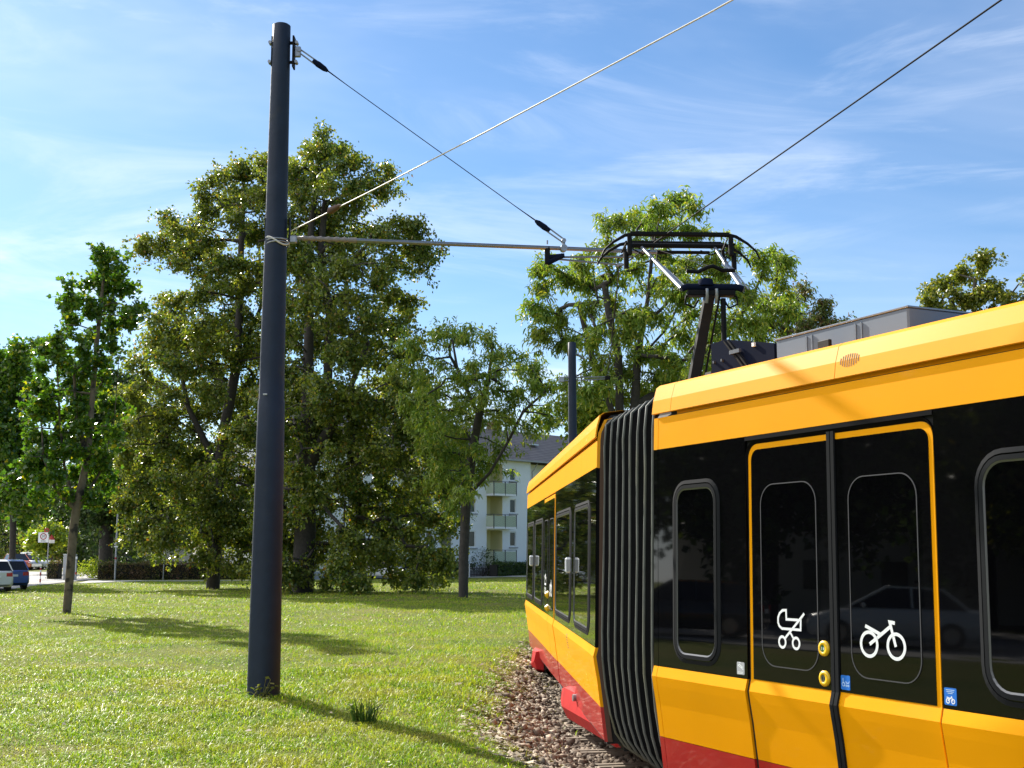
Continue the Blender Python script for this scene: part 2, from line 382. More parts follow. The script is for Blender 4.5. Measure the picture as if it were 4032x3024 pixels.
# ------------------------------------------------------------------ tram frames
d1 = np.array([-.42577, .90483, 0]); d1 /= np.linalg.norm(d1); n1 = np.array([d1[1], -d1[0], 0])
d2 = np.array([-.0451, .99898, 0]); d2 /= np.linalg.norm(d2); n2 = np.array([d2[1], -d2[0], 0])
A0 = np.array([1.1109, 10.0126, 0]); B0 = np.array([.7706, 11.9523, 0])
UP = np.array([0, 0, 1.])
WID = 2.65
PROF = [(0.26, .105), (0.42, .085), (0.60, .065), (0.85, .035), (1.00, .010), (1.07, .0), (1.15, .022), (2.87, .052), (3.125, .060)]
COVER = [(3.156, .045), (3.160, .038), (3.268, .054), (3.376, .086), (3.402, .122), (3.425, .30), (3.44, .60)]
def inset(h):
    return float(np.interp(h, [p[0] for p in PROF], [p[1] for p in PROF]))
class Frame:
    def __init__(s, O, d, n, slope=0.0, far=False): s.O, s.d, s.n, s.slope, s.far = O, d, n, slope, far
    def P(s, u, h, ins=0.0):
        v = s.O-s.d*u+s.n*ins; return np.array([v[0], v[1], RAIL_Z+h-s.slope*u])
    def S(s, u, h, out=0.0, mirror=False):
        i = inset(h)-out
        return s.P(u, h, WID-i if mirror else i)
NEAR = Frame(A0, d1, n1); FAR = Frame(B0, d2, n2, slope=.0048, far=True)

def panel(mb, fr, u0, u1, prof, m, out=0.0, thick=.02, mirror=False, nseg=1):
    """a skin panel following (height, inset) points between two stations, with returned edges"""
    us = np.linspace(u0, u1, nseg+1)
    def pt(u, h, i): return fr.P(u, h, WID-i if mirror else i)
    front = [[pt(u, h, i-out) for (h, i) in prof] for u in us]
    back = [[pt(u, h, i-out+thick) for (h, i) in prof] for u in us]
    mb.loft(front, m, closed=False)
    k = len(prof)
    for a, b in ((front[0], back[0]), (front[-1], back[-1])):
        mb.loft([a, b], m, closed=False)
    for j in (0, k-1):
        mb.loft([[f[j] for f in front], [b[j] for b in back]], m, closed=False)
    return mb
def sub_prof(h0, h1, prof=PROF):
    hs = [p[0] for p in prof]; ii = [p[1] for p in prof]
    out = [(h0, float(np.interp(h0, hs, ii)))]+[(h, i) for h, i in prof if h0+.002 < h < h1-.002]+[(h1, float(np.interp(h1, hs, ii)))]
    return out
def rrect(u0, u1, h0, h1, r, n=6, corners=(1, 1, 1, 1)):
    """rounded rectangle, counter-clockwise from lower left; corners = LL, LR, UR, UL"""
    pts = []
    for ci, (cx, cy, a0) in enumerate(((u0, h0, 180), (u1, h0, 270), (u1, h1, 0), (u0, h1, 90))):
        if not corners[ci]: pts.append((cx, cy)); continue
        sx = 1 if ci in (0, 3) else -1; sy = 1 if ci in (0, 1) else -1
        for k in range(n+1):
            a = R(a0+90*k/n); pts.append((cx+sx*r+r*math.cos(a), cy+sy*r+r*math.sin(a)))
    return pts
def plate(mb, fr, pts, m, out, thick=.01):
    f = [fr.S(u, h, out) for u, h in pts]; b = [fr.S(u, h, out-thick) for u, h in pts]; n = len(pts)
    mb.add(f, [tuple(range(n))], m); mb.add(f+b, [(i, i+n, (i+1) % n+n, (i+1) % n) for i in range(n)], m)
def ring(mb, fr, outer, inner, m, out, out_in=None, thick=.02, smooth=False):
    out_in = out if out_in is None else out_in
    o = [fr.S(u, h, out) for u, h in outer]; i = [fr.S(u, h, out_in) for u, h in inner]; n = len(o)
    ob = [fr.S(u, h, out-thick) for u, h in outer]; ib = [fr.S(u, h, out_in-thick) for u, h in inner]
    mb.add(ob+o+i+ib, [(k*n+a, k*n+(a+1) % n, (k+1)*n+(a+1) % n, (k+1)*n+a) for k in range(3) for a in range(n)], m, smooth)
def stroke(mb, fr, pts, w, m, out=.006, closed=False):
    """flat line of width w lying on the side of the car"""
    P = [np.array(p, float) for p in pts]; n = len(P)
    L = []; Rr = []
    for i in range(n):
        a = P[(i-1) % n] if (closed or i > 0) else None; b = P[(i+1) % n] if (closed or i < n-1) else None
        t1 = (P[i]-a) if a is not None else None; t2 = (b-P[i]) if b is not None else None
        if t1 is None: t1 = t2
        if t2 is None: t2 = t1
        t1 = t1/np.linalg.norm(t1); t2 = t2/np.linalg.norm(t2); q1 = np.array([-t1[1], t1[0]]); q2 = np.array([-t2[1], t2[0]])
        q = q1+q2; q /= np.linalg.norm(q); q = q/max(.35, float(q@q1))
        L.append(P[i]+q*w/2); Rr.append(P[i]-q*w/2)
    vs = [fr.S(p[0], p[1], out) for p in L]+[fr.S(p[0], p[1], out) for p in Rr]
    mb.add(vs, [(i, (i+1) % n, n+(i+1) % n, n+i) for i in range(n if closed else n-1)], m)
def circ(u, h, r, n=28, sx=1.0): return [(u+sx*r*math.cos(2*math.pi*k/n), h+r*math.sin(2*math.pi*k/n)) for k in range(n)]

tram_loc = (2.9, 12.0, RAIL_Z)
tram = empty('tram', tram_loc, 'long yellow-orange articulated tram with black window band, red skirt and folding bellows', 'tram')

# --- near car hull
def hull(fr, u0, u1, name):
    mb = MB(); sec = []
    body = [(h, i+.022) for h, i in PROF]+[(3.15, .10), (3.30, .12), (3.38, .20), (3.40, .5)]
    for u in (u0, u1):
        ring_ = [fr.P(u, h, i) for h, i in body]+[fr.P(u, h, WID-i) for h, i in reversed(body)]
        sec.append(ring_)
    mb.loft(sec, M['void'], closed=True, caps=True)
    return mb.build(name, tram)
hull(NEAR, 0.012, 11.4, 'car_shell'); hull(FAR, -11.75, -0.012, 'car_shell')

def roof_cover(fr, segs, name):
    mb = MB()
    for u0, u1 in segs:
        panel(mb, fr, u0, u1, COVER, M['orange'], thick=.015)
        panel(mb, fr, u0, u1, COVER, M['orange'], thick=.015, mirror=True)
    return mb.build(name, tram)
def body_panels(fr, segs, name, h0=.60, h1=1.15, m='orange', out=0):
    mb = MB()
    for u0, u1 in segs: panel(mb, fr, u0, u1, sub_prof(h0, h1), M[m], out)
    return mb.build(name, tram)
EPS = .004
# near car, camera side
roof_cover(NEAR, [(0, .275), (.280, 2.262), (2.268, 7.0), (7.006, 11.4)], 'roof_cowl')
body_panels(NEAR, [(0, .062), (.068, 11.4)], 'cant_rail_panel', 2.868, 3.125)
gm = MB(); panel(gm, NEAR, 0.3, 11.4, [(3.112, .092), (3.170, .086)], M['orange'], thick=.01); gm.build('gutter', tram)
body_panels(NEAR, [(0, .062), (.068, 1.242)], 'side_panel', .602, 1.148)
body_panels(NEAR, [(3.118, 7.4), (7.41, 11.4)], 'side_panel', .602, 1.148)
body_panels(NEAR, [(0, .062), (.068, 1.242)], 'skirt_panel', .26, .598, 'red')
body_panels(NEAR, [(3.118, 7.4), (7.41, 11.4)], 'skirt_panel', .26, .598, 'red')
# window band
body_panels(NEAR, [(0, .062), (.068, 1.248)], 'window_band', 1.152, 2.864, 'glass', .001)
body_panels(NEAR, [(3.112, 11.4)], 'window_band', 1.152, 2.864, 'glass', .001)
mb = MB()                                       # band above the door opening
panel(mb, NEAR, 1.252, 3.108, [(2.835, .0515), (2.864, .052)], M['rubber_dark'], .006, .05); mb.build('door_lintel', tram)
# opposite side in one run
mb = MB()
panel(mb, NEAR, 0, 11.4, sub_prof(.602, 1.148), M['orange'], mirror=True); panel(mb, NEAR, 0, 11.4, sub_prof(.26, .598), M['red'], mirror=True)
panel(mb, NEAR, 0, 11.4, sub_prof(1.152, 2.864), M['glass'], mirror=True); panel(mb, NEAR, 0, 11.4, sub_prof(2.868, 3.125), M['orange'], mirror=True)
panel(mb, FAR, -11.75, 0, sub_prof(.602, 1.148), M['orange'], mirror=True); panel(mb, FAR, -11.75, 0, sub_prof(.26, .598), M['red'], mirror=True)
panel(mb, FAR, -11.75, 0, sub_prof(1.152, 2.864), M['glass'], mirror=True); panel(mb, FAR, -11.75, 0, sub_prof(2.868, 3.125), M['orange'], mirror=True)
mb.build('far_side_panels', tram)
# roof decks
mb = MB()
for fr, a, b in ((NEAR, 0, 11.4), (FAR, -11.75, 0)):
    mb.add([fr.P(a, 3.437, .59), fr.P(b, 3.437, .59), fr.P(b, 3.437, WID-.59), fr.P(a, 3.437, WID-.59)], [(0, 1, 2, 3)], M['roofgrey'])
mb.build('roof_deck', tram)

# --- windows
def window(fr, u0, u1, h0, h1, r, fw, name='window'):
    """dark pane with a stepped rubber frame around it and a polished inner trim"""
    mb = MB(); plate(mb, fr, rrect(u0, u1, h0, h1, r), M['pane'], .006, .008); w = mb.build(name, tram)
    f = MB(); o = rrect(u0-fw, u1+fw, h0-fw, h1+fw, r+fw)
    m1 = rrect(u0-fw*.62, u1+fw*.62, h0-fw*.62, h1+fw*.62, r+fw*.62); m2 = rrect(u0-fw*.5, u1+fw*.5, h0-fw*.5, h1+fw*.5, r+fw*.5)
    m3 = rrect(u0-fw*.12, u1+fw*.12, h0-fw*.12, h1+fw*.12, r+fw*.12); i = rrect(u0+.002, u1-.002, h0+.002, h1-.002, r)
    ring(f, fr, o, m1, M['rubber'], .004, .012); ring(f, fr, m2, m3, M['rubber'], .014, .015); f.build('frame', w)
    t = MB(); ring(t, fr, m3, i, M['trim'], .013, .008, thick=.008); t.build('trim', w)
    return w
window(NEAR, .36, .855, 1.275, 2.52, .10, .074)
window(NEAR, 3.49, 5.25, 1.285, 2.52, .13, .076)
window(NEAR, 5.6, 7.35, 1.285, 2.52, .13, .076)

# --- double door
def door_leaf(u0, u1, side):
    """side -1: outer edge on the left, +1: outer edge on the right"""
    mb = MB(); o = -.012
    cn = (0, 0, 0, 1) if side < 0 else (0, 0, 1, 0)
    pts = rrect(u0, u1, 1.15, 2.805, .10, corners=cn)
    plate(mb, NEAR, pts, M['orange'], o, .03)
    panel(mb, NEAR, u0, u1, sub_prof(.602, 1.150), M['orange'], o, .03)
    panel(mb, NEAR, u0, u1, sub_prof(.28, .598), M['red'], o, .03)
    leaf = mb.build('door_leaf', tram)
    g = MB(); e = .036
    a, b = (u0+e, u1-.001) if side < 0 else (u0+.001, u1-e)
    plate(g, NEAR, rrect(a, b, 1.156, 2.765, .075, corners=cn), M['glass'], o+.004, .006); g.build('door_glass', leaf)
    # pane outline
    c0, c1 = (u0+.150, u0+.745) if side < 0 else (u0+.125, u0+.725)
    p = MB(); plate(p, NEAR, rrect(c0, c1, 1.265, 2.505, .14, 8), M['pane'], o+.0065, .003); p.build('pane', leaf)
    q = MB(); ring(q, NEAR, rrect(c0-.007, c1+.007, 1.258, 2.512, .147, 8), rrect(c0, c1, 1.265, 2.505, .14, 8), M['seal'], o+.009, thick=.004); q.build('pane_seal', leaf)
    return leaf
dl = door_leaf(1.272, 2.150, -1); dr = door_leaf(2.222, 3.092, 1)
mb = MB()
for a, b, oo in ((2.150, 2.181, .004), (2.190, 2.221, .004)):
    panel(mb, NEAR, a, b, sub_prof(.28, 2.82), M['rubber'], oo, .03)
panel(mb, NEAR, 2.181, 2.190, sub_prof(.28, 2.82), M['rubber_dark'], -.008, .02)
mb.build('door_seal', tram)
mb = MB()                                       # dark rubber frame around the opening
fo = rrect(1.252, 3.108, .27, 2.832, .12, corners=(0, 0, 1, 1)); fi = rrect(1.270, 3.094, .27, 2.808, .10, corners=(0, 0, 1, 1))
n_ = len(fo)
ring(mb, NEAR, fo, fi, M['rubber_dark'], .003, -.02, thick=.02); mb.build('door_frame', tram)
# pictograms (flat white film)
PW = .0175; oo = -.012+.0085
mb = MB()
stroke(mb, NEAR, [(1.823, 1.585), (1.691, 1.585), (1.689, 1.645), (1.650, 1.643), (1.618, 1.622), (1.601, 1.593), (1.600, 1.560), (1.613, 1.536), (1.641, 1.521), (1.841, 1.521), (1.845, 1.600)], PW, M['white'], oo)
stroke(mb, NEAR, [(1.883, 1.630), (1.676, 1.459)], PW, M['white'], oo+.0004)
stroke(mb, NEAR, [(1.730, 1.501), (1.768, 1.458)], PW*.9, M['white'], oo+.0008)
for c in (1.645, 1.793): stroke(mb, NEAR, circ(c, 1.431, .036), PW, M['white'], oo+.0012, closed=True)
mb.build('pram_symbol', dl)
mb = MB(); BW = .022
stroke(mb, NEAR, [(2.511, 1.470), (2.705, 1.590)], BW, M['white'], oo)
stroke(mb, NEAR, [(2.475, 1.580), (2.609, 1.535)], BW, M['white'], oo+.0004)
stroke(mb, NEAR, [(2.741, 1.468), (2.694, 1.612), (2.738, 1.608)], BW, M['white'], oo+.0008)
for c in (2.507, 2.745): stroke(mb, NEAR, circ(c, 1.470, .073, 36), .021, M['white'], oo+.0012, closed=True)
mb.build('bicycle_symbol', dr)
for hb, mm in ((1.416, 'green_btn'), (1.226, 'alu')):
    mb = MB(); ring(mb, NEAR, circ(2.079, hb, .050), circ(2.079, hb, .024), M['yellow'], .004, .012, thick=.02, smooth=True); bt = mb.build('door_button', dl)
    c = MB(); plate(c, NEAR, circ(2.079, hb, .0245), M[mm], .008, .01)
    plate(c, NEAR, rrect(2.066, 2.072, hb-.010, hb+.010, .002, 2), M['signblack' if mm == 'alu' else 'white'], .0085, .001); plate(c, NEAR, rrect(2.086, 2.092, hb-.010, hb+.010, .002, 2), M['signblack' if mm == 'alu' else 'white'], .0085, .001)
    c.build('button_cap', bt) if False else c.build('button_cap', dl)
# stickers
def sticker(u0, u1, h0, h1, m, name, marks, parent=tram, out=.0035):
    mb = MB(); plate(mb, NEAR, rrect(u0, u1, h0, h1, .008, 3), M[m], out, .002)
    for k, (pts, w, mm, cl_) in enumerate(marks): stroke(mb, NEAR, [(u0+(u1-u0)*a, h0+(h1-h0)*b) for a, b in pts], w, M[mm], out+.0006+.0002*k, closed=cl_)
    return mb.build(name, parent)
def cc(a, b, r, asp=1.0): return [(a+r*math.cos(2*math.pi*k/14), b+r*asp*math.sin(2*math.pi*k/14)) for k in range(14)]
sticker(1.125, 1.215, 1.175, 1.262, 'greyst', 'camera_notice', [([(.2, .72), (.62, .55), (.75, .62), (.35, .82)], .006, 'white', True), ([(.62, .55), (.85, .42)], .006, 'white', False), ([(.3, .95), (.55, .95)], .005, 'white', False), ([(.15, .2), (.8, .2)], .004, 'white', False), ([(.15, .1), (.8, .1)], .004, 'white', False)])
sticker(2.232, 2.318, 1.172, 1.262, 'blue', 'access_notice', [(cc(.28, .38, .14, .9), .005, 'bluelight', True), ([(.26, .8), (.26, .5), (.42, .45), (.46, .25)], .006, 'bluelight', False), ([(.55, .62), (.62, .48), (.85, .48), (.95, .62)], .005, 'bluelight', False), (cc(.65, .3, .06), .004, 'bluelight', True), (cc(.85, .3, .06), .004, 'bluelight', True)], dr, -.006)
sticker(3.128, 3.222, 1.172, 1.268, 'blue', 'bicycle_notice', [([(.15, .88), (.85, .88)], .004, 'bluelight', False), ([(.2, .78), (.8, .78)], .004, 'bluelight', False), ([(.3, .68), (.7, .68)], .004, 'bluelight', False), (cc(.3, .24, .13, 1), .006, 'white', True), (cc(.72, .24, .13, 1), .006, 'white', True), ([(.3, .24), (.62, .48)], .006, 'white', False), ([(.22, .46), (.48, .40)], .006, 'white', False), ([(.72, .24), (.6, .54)], .006, 'white', False)])
# vent in the roof cowl
mb = MB()
for k in range(9):
    uu = 2.315+k*.0215; hh = .048*math.sqrt(max(.1, 1-((k-4)/4.6)**2))
    ci = lambda h: float(np.interp(h, [p[0] for p in COVER], [p[1] for p in COVER]))-.0018
    q = [3.268-hh, 3.268, 3.268+hh*.85]
    b = [NEAR.P(uu+w, h, ci(h)) for h in q for w in (-.0038, .0038)]
    mb.add(b, [(0, 1, 3, 2), (2, 3, 5, 4)], M['brownroof'])
mb.build('vent_grille', tram)

# --- roof boxes on the near car
mb = MB(); gi = .36
def near_box(mb, u0, u1, i0, i1, h0, h1, m, bev=.012):
    c = (NEAR.P(u0, h0, i0)+NEAR.P(u1, h1, i1))/2
    mb.box(c, (abs(u1-u0), abs(i1-i0), h1-h0), m, ax=[d1, n1, UP], bev=bev)
near_box(mb, 1.24, 2.62, gi, gi+1.75, 3.36, 3.603, M['roofgrey'])
near_box(mb, 1.235, 2.625, gi-.006, gi+1.756, 3.597, 3.611, M['alu'], .003)
for uu in (1.60, 1.66, 2.12, 2.18):
    near_box(mb, uu-.007, uu+.007, gi-.01, gi+.004, 3.43, 3.575, M['alu'], .004)
mb.build('roof_equipment_box', tram)
mb = MB(); near_box(mb, 1.86, 1.98, .24, .27, 3.42, 3.485, M['arm_dark'], .004); mb.build('label_plate', tram)
mb = MB()                                       # dark box with slanted end
gi2 = .36
sec = [(0.40, 3.36), (0.40, 3.708), (0.60, 3.712), (1.22, 3.585), (1.22, 3.36)]
f = [NEAR.P(u, h, gi2) for u, h in sec]; b = [NEAR.P(u, h, gi2+1.5) for u, h in sec]; n = len(sec)
mb.add(f+b, [tuple(range(n)), tuple(range(2*n-1, n-1, -1))]+[(i, i+n, (i+1) % n+n, (i+1) % n) for i in range(n)], M['roofdark'])
mb.tube([NEAR.P(.63, 3.69, gi2-.03), NEAR.P(.93, 3.40, gi2-.03)], .012, M['black_metal'], 6)
mb.tube([NEAR.P(.68, 3.69, gi2-.03), NEAR.P(.98, 3.40, gi2-.03)], .012, M['black_metal'], 6)
mb.box(NEAR.P(.78, 3.585, gi2-.04), (.13, .02, .03), M['alu'], ax=[d1, n1, UP]); mb.box(NEAR.P(.98, 3.61, gi2-.008), (.03, .02, .03), M['white'], ax=[d1, n1, UP])
for uu in (.45, .56): mb.box(NEAR.P(uu, 3.55, gi2-.008), (.016, .02, .02), M['alu'], ax=[d1, n1, UP])
mb.build('roof_resistor_box', tram)
mb = MB(); mb.add([NEAR.P(.02, 3.38, .5), NEAR.P(.17, 3.38, .5), NEAR.P(.145, 3.53, .53), NEAR.P(.06, 3.53, .53), NEAR.P(.02, 3.38, .6), NEAR.P(.17, 3.38, .6), NEAR.P(.145, 3.53, .57), NEAR.P(.06, 3.53, .57)],
    [(0, 1, 2, 3), (7, 6, 5, 4), (0, 4, 5, 1), (1, 5, 6, 2), (2, 6, 7, 3), (3, 7, 4, 0)], M['black_metal']); mb.build('roof_antenna', tram)

# --- far car
roof_cover(FAR, [(-1.5, 0), (-5.0, -1.506), (-8.4, -5.006), (-11.75, -8.406)], 'roof_cowl')
body_panels(FAR, [(-11.75, -1.506), (-1.5, 0)], 'cant_rail_panel', 2.868, 3.125)
gm = MB(); panel(gm, FAR, -11.7, -.3, [(3.112, .092), (3.170, .086)], M['orange'], thick=.01); gm.build('gutter', tram)
body_panels(FAR, [(-4.93, -.42), (-.415, 0)], 'side_panel', .602, 1.148)
body_panels(FAR, [(-11.75, -7.02)], 'side_panel', .602, 1.148)
body_panels(FAR, [(-4.93, -.42), (-.415, 0)], 'skirt_panel', .30, .598, 'red')
body_panels(FAR, [(-11.75, -7.02)], 'skirt_panel', .30, .598, 'red')
body_panels(FAR, [(-4.93, -.03)], 'window_band', 1.152, 2.864, 'glass', .001)
body_panels(FAR, [(-11.75, -7.02)], 'window_band', 1.152, 2.864, 'glass', .001)
window(FAR, -2.10, -.62, 1.30, 2.50, .10, .08); window(FAR, -4.72, -2.68, 1.30, 2.50, .10, .08)
window(FAR, -9.10, -7.40, 1.30, 2.50, .10, .08); window(FAR, -11.4, -9.6, 1.30, 2.50, .10, .08)
for a, b, sd_ in ((-7.0, -5.99, -1), (-5.96, -4.95, 1)):
    mb = MB(); plate(mb, FAR, rrect(a, b, 1.15, 2.84, .08, corners=((0, 0, 0, 1) if sd_ < 0 else (0, 0, 1, 0))), M['orange'], .006, .02)
    panel(mb, FAR, a, b, sub_prof(.602, 1.15), M['orange'], .006, .02); panel(mb, FAR, a, b, sub_prof(.30, .598), M['red'], .006, .02)
    lf = mb.build('door_leaf', tram)
    g = MB(); plate(g, FAR, rrect(a+(.05 if sd_ < 0 else .0), b-(.05 if sd_ > 0 else 0), 1.16, 2.79, .06, corners=((0, 0, 0, 1) if sd_ < 0 else (0, 0, 1, 0))), M['glass'], .010, .006); g.build('door_glass', lf)
    q = MB(); c0, c1 = a+.15, b-.15
    ring(q, FAR, rrect(c0-.01, c1+.01, 1.26, 2.52, .14), rrect(c0, c1, 1.27, 2.51, .13), M['seal'], .014, thick=.004); q.build('pane_seal', lf)
    if sd_ > 0:
        s_ = MB()
        for c in (-5.55, -5.32): stroke(s_, FAR, circ(c, 1.52, .073), .03, M['white'], .016, closed=True)
        stroke(s_, FAR, [(-5.55, 1.52), (-5.36, 1.64)], .03, M['white'], .0165); stroke(s_, FAR, [(-5.32, 1.52), (-5.37, 1.67)], .03, M['white'], .017); s_.build('bicycle_symbol', lf)
    else:
        s_ = MB(); stroke(s_, FAR, [(-6.45, 1.72), (-6.62, 1.68), (-6.62, 1.58), (-6.35, 1.58), (-6.35, 1.68), (-6.45, 1.66)], .03, M['white'], .016, closed=True)
        for c in (-6.57, -6.4): stroke(s_, FAR, circ(c, 1.49, .036), .03, M['white'], .0165, closed=True)
        s_.build('pram_symbol', lf)
        for hb in (1.25, 1.44):
            s_ = MB(); ring(s_, FAR, circ(-6.08, hb, .055), circ(-6.08, hb, .02), M['yellow'], .012, .05, thick=.03); s_.build('door_button', lf)
for uu in (-2.40, -9.35):                       # small white housings standing out from the side
    mb = MB(); mb.box(FAR.S(uu, 1.90, .05), (.05, .075, .18), M['white'], ax=[d2, n2, UP], bev=.018)
    mb.box(FAR.S(uu+.028, 1.90, .05), (.006, .05, .13), M['greyst'], ax=[d2, n2, UP], bev=.002); mb.build('side_camera_housing', tram)
for (u_, h_, k_) in ((-2.9, .93, 6), (-1.05, .74, 3)):   # slits in the side panels
    mb = MB()
    for k in range(k_): plate(mb, FAR, [(u_, h_+k*.03), (u_+.12, h_+k*.03), (u_+.12, h_+k*.03+.012), (u_, h_+k*.03+.012)], M['yellow'] if k_ == 3 else M['brownroof'], .002, .001)
    mb.build('vent_slits', tram)
# end wall and corner of the far car, its shade painted in brown
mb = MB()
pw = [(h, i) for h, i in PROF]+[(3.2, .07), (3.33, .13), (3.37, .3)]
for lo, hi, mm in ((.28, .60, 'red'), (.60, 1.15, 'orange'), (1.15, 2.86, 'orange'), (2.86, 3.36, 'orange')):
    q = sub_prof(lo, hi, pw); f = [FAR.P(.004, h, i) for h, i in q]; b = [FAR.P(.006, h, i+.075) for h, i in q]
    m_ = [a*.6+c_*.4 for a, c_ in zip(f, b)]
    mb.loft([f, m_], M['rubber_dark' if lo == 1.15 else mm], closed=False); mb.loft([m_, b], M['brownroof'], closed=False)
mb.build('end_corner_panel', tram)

# --- bellows between the cars
def bellow_section(t, dip=0.0):
    O = (A0+n1*.03)*(1-t)+(B0+n2*.075-d2*.03)*t; nn = n1*(1-t)+n2*t; nn /= np.linalg.norm(nn)
    W = WID-.06-.10*t
    prof = [(1.3, 3.36), (.6, 3.355), (.28, 3.35), (.14, 3.33), (.065, 3.26), (.045, 3.05), (.04, 2.72), (.025, 2.0), (.005, 1.3), (.005, 1.05), (.03, .80), (.07, .55), (.12, .38), (.20, .26), (.33, .17), (.55, .12), (1.3, .10)]
    half = [(i+dip, h-(dip if h > 2.9 else (-dip if h < .4 else 0))) for i, h in prof]
    pts = [O+nn*i+UP*(RAIL_Z+h+.003) for i, h in half]
    pts2 = [O+nn*(W-i)+UP*(RAIL_Z+h+.003) for i, h in reversed(half[:-1])][:-1]
    return pts+pts2
ribs = 8; rings_ = []; ts = []
for k in range(ribs):
    ts.append(.035+.93*k/(ribs-1))
seq = [-.02]
for k in range(ribs):
    rings_.append(bellow_section(ts[k]-.056, .10)); rings_.append(bellow_section(ts[k]-.007, .0)); rings_.append(bellow_section(ts[k]+.007, .0))
rings_.append(bellow_section(1.012, .03))
mb = MB(); mb.loft(rings_, M['fabric'], closed=True); bel = mb.build('gangway_bellows', tram)
random.seed(4)
for k in range(ribs):
    sec = bellow_section(ts[k], -.006); half = sec[:17]
    half = [p+np.array([random.uniform(-.004, .004), random.uniform(-.004, .004), 0]) for p in half]
    mb = MB(); mb.tube(half, .0135, M['bead'], 6); mb.build('bellows_rib', bel)
# --- underframe, bogies
mb = MB()
for fr, a, b in ((NEAR, .1, 11.2), (FAR, -11.6, -.1)):
    c = (fr.P(a, .22, .25)+fr.P(b, .42, WID-.25))/2
    mb.box(c, (abs(b-a), WID-.6, .34), M['void'], ax=[d1 if fr is NEAR else d2, n1 if fr is NEAR else n2, UP])
mb.build('underframe', tram)
def bogie(c, ang, name='bogie'):
    dd = np.array([math.sin(R(ang)), math.cos(R(ang)), 0]); nn = np.array([dd[1], -dd[0], 0]); c = np.array([c[0], c[1], RAIL_Z])
    mb = MB()
    for s_ in (-1, 1):
        for w in (-.9, .9):
            p = c+dd*w+nn*s_*.72; mb.tube([p-nn*.06+UP*.30, p+nn*.06+UP*.30], .30, M['railside'], 20)
    mb.box(c+UP*.32, (2.4, 1.3, .22), M['void'], ax=[dd, nn, UP], bev=.03)
    bo = mb.build(name, tram)
    for s_ in (-1,):
        q = MB(); L = 1.45
        # faceted cover: (along, out, height) rings
        def P(a, o_, h): return c+dd*a+nn*(s_*(1.085+o_))+UP*h
        r0 = [P(-L, -.1, .14), P(-L, .02, .16), P(-L, .06, .30), P(-L, .03, .44), P(-L, -.1, .46)]
        r1 = [P(-L+.22, -.1, .07), P(-L+.22, .06, .08), P(-L+.22, .13, .22), P(-L+.22, .10, .44), P(-L+.22, -.1, .48)]
        r2 = [P(L-.30, -.1, .07), P(L-.30, .06, .08), P(L-.30, .13, .22), P(L-.30, .10, .44), P(L-.30, -.1, .48)]
        r3 = [P(L, -.1, .16), P(L, .03, .17), P(L, .08, .26), P(L, .06, .40), P(L, -.1, .42)]
        q.loft([r0, r1, r2, r3], M['red_cover'], closed=True, caps=True)
        q.tube([P(.4, .12, .40), P(.4, .155, .40)], .04, M['steel'], 10)
        q.build('bogie_cover', bo)
bc1 = FAR.P(-2.35, 0, WID/2); bc2 = FAR.P(-10.35, 0, WID/2); bc3 = NEAR.P(5.5, 0, WID/2)
bogie(bc1, -9.5); bogie(bc2, 4.6); bogie(bc3, -20)

# --- pantograph on the far car's roof
FC = lambda k, x, z: B0+n2*(1.325+x)+d2*k+UP*z          # k along the car away, x to the right, z world height
pan = MB()
for x in (-.26, .26): pan.box(FC(2.2, x, 3.06), (1.6, .07, .08), M['black_metal'], ax=[d2, n2, UP], bev=.01)
for k in (1.5, 2.9): pan.box(FC(k, 0, 3.10), (.08, .9, .06), M['black_metal'], ax=[d2, n2, UP], bev=.01)
pan = pan.build('pantograph', tram)
KN = FC(.56, .0, 4.42); BASE = FC(2.05, 0, 3.20)
mb = MB()                                       # lower arm: a deep box-section tapering a little
ax_ = (KN-BASE)/np.linalg.norm(KN-BASE); sd_ = n2; up_ = np.cross(ax_, sd_)
r0 = [BASE+sd_*a*.062+up_*b*.055 for a, b in ((-1, -1), (1, -1), (1, 1), (-1, 1))]; r1 = [KN-ax_*.06+sd_*a*.05+up_*b*.045 for a, b in ((-1, -1), (1, -1), (1, 1), (-1, 1))]
mb.loft([r0, r1], M['arm_dark'], caps=True)
mb.tube([BASE+sd_*.105-up_*.06, KN+sd_*.09-up_*.07], .012, M['black_metal'], 6)
mb.build('lower_arm', pan)
mb = MB()                                       # knee: crossbar, swan-neck rod, dome and cables
kl, kr = KN+n2*(-.30), KN+n2*(.34)
mb.tube([kl+UP*.0, kl+UP*.02+n2*.05, kr-n2*.05+UP*.02, kr], .036, M['roofdark'], 10)
mb.tube([kl+UP*.19+n2*.05, KN+UP*.18-n2*.13, KN+UP*.23-n2*.03, KN+UP*.245+n2*.03, KN+UP*.2+n2*.13, kr+UP*.20-n2*.08], .022, M['black_metal'], 8)
mb.tube([KN+UP*.03-n2*.05, KN+UP*.10-n2*.05, KN+UP*.115-n2*.05], [.085, .075, .02], M['roofdark'], 12)
mb.box(KN-UP*.05, (.12, .5, .06), M['black_metal'], ax=[d2, n2, UP], bev=.01)
for x in (-.05, .05): mb.tube([KN+n2*x-UP*.01-d2*.06, KN+n2*x-UP*.09-d2*.06, KN+n2*x-UP*.15-d2*.02], .018, M['steel'], 6)
for x, s_ in ((-.16, -1), (.17, 1)):
    mb.tube([KN+n2*x-UP*.05, KN+n2*(x+s_*.10)-UP*.08, KN+n2*(x+s_*.11)-UP*.16, KN+n2*(x+s_*.02)-UP*.20, KN+n2*(x-s_*.03)-UP*.12], .012, M['black_metal'], 6)
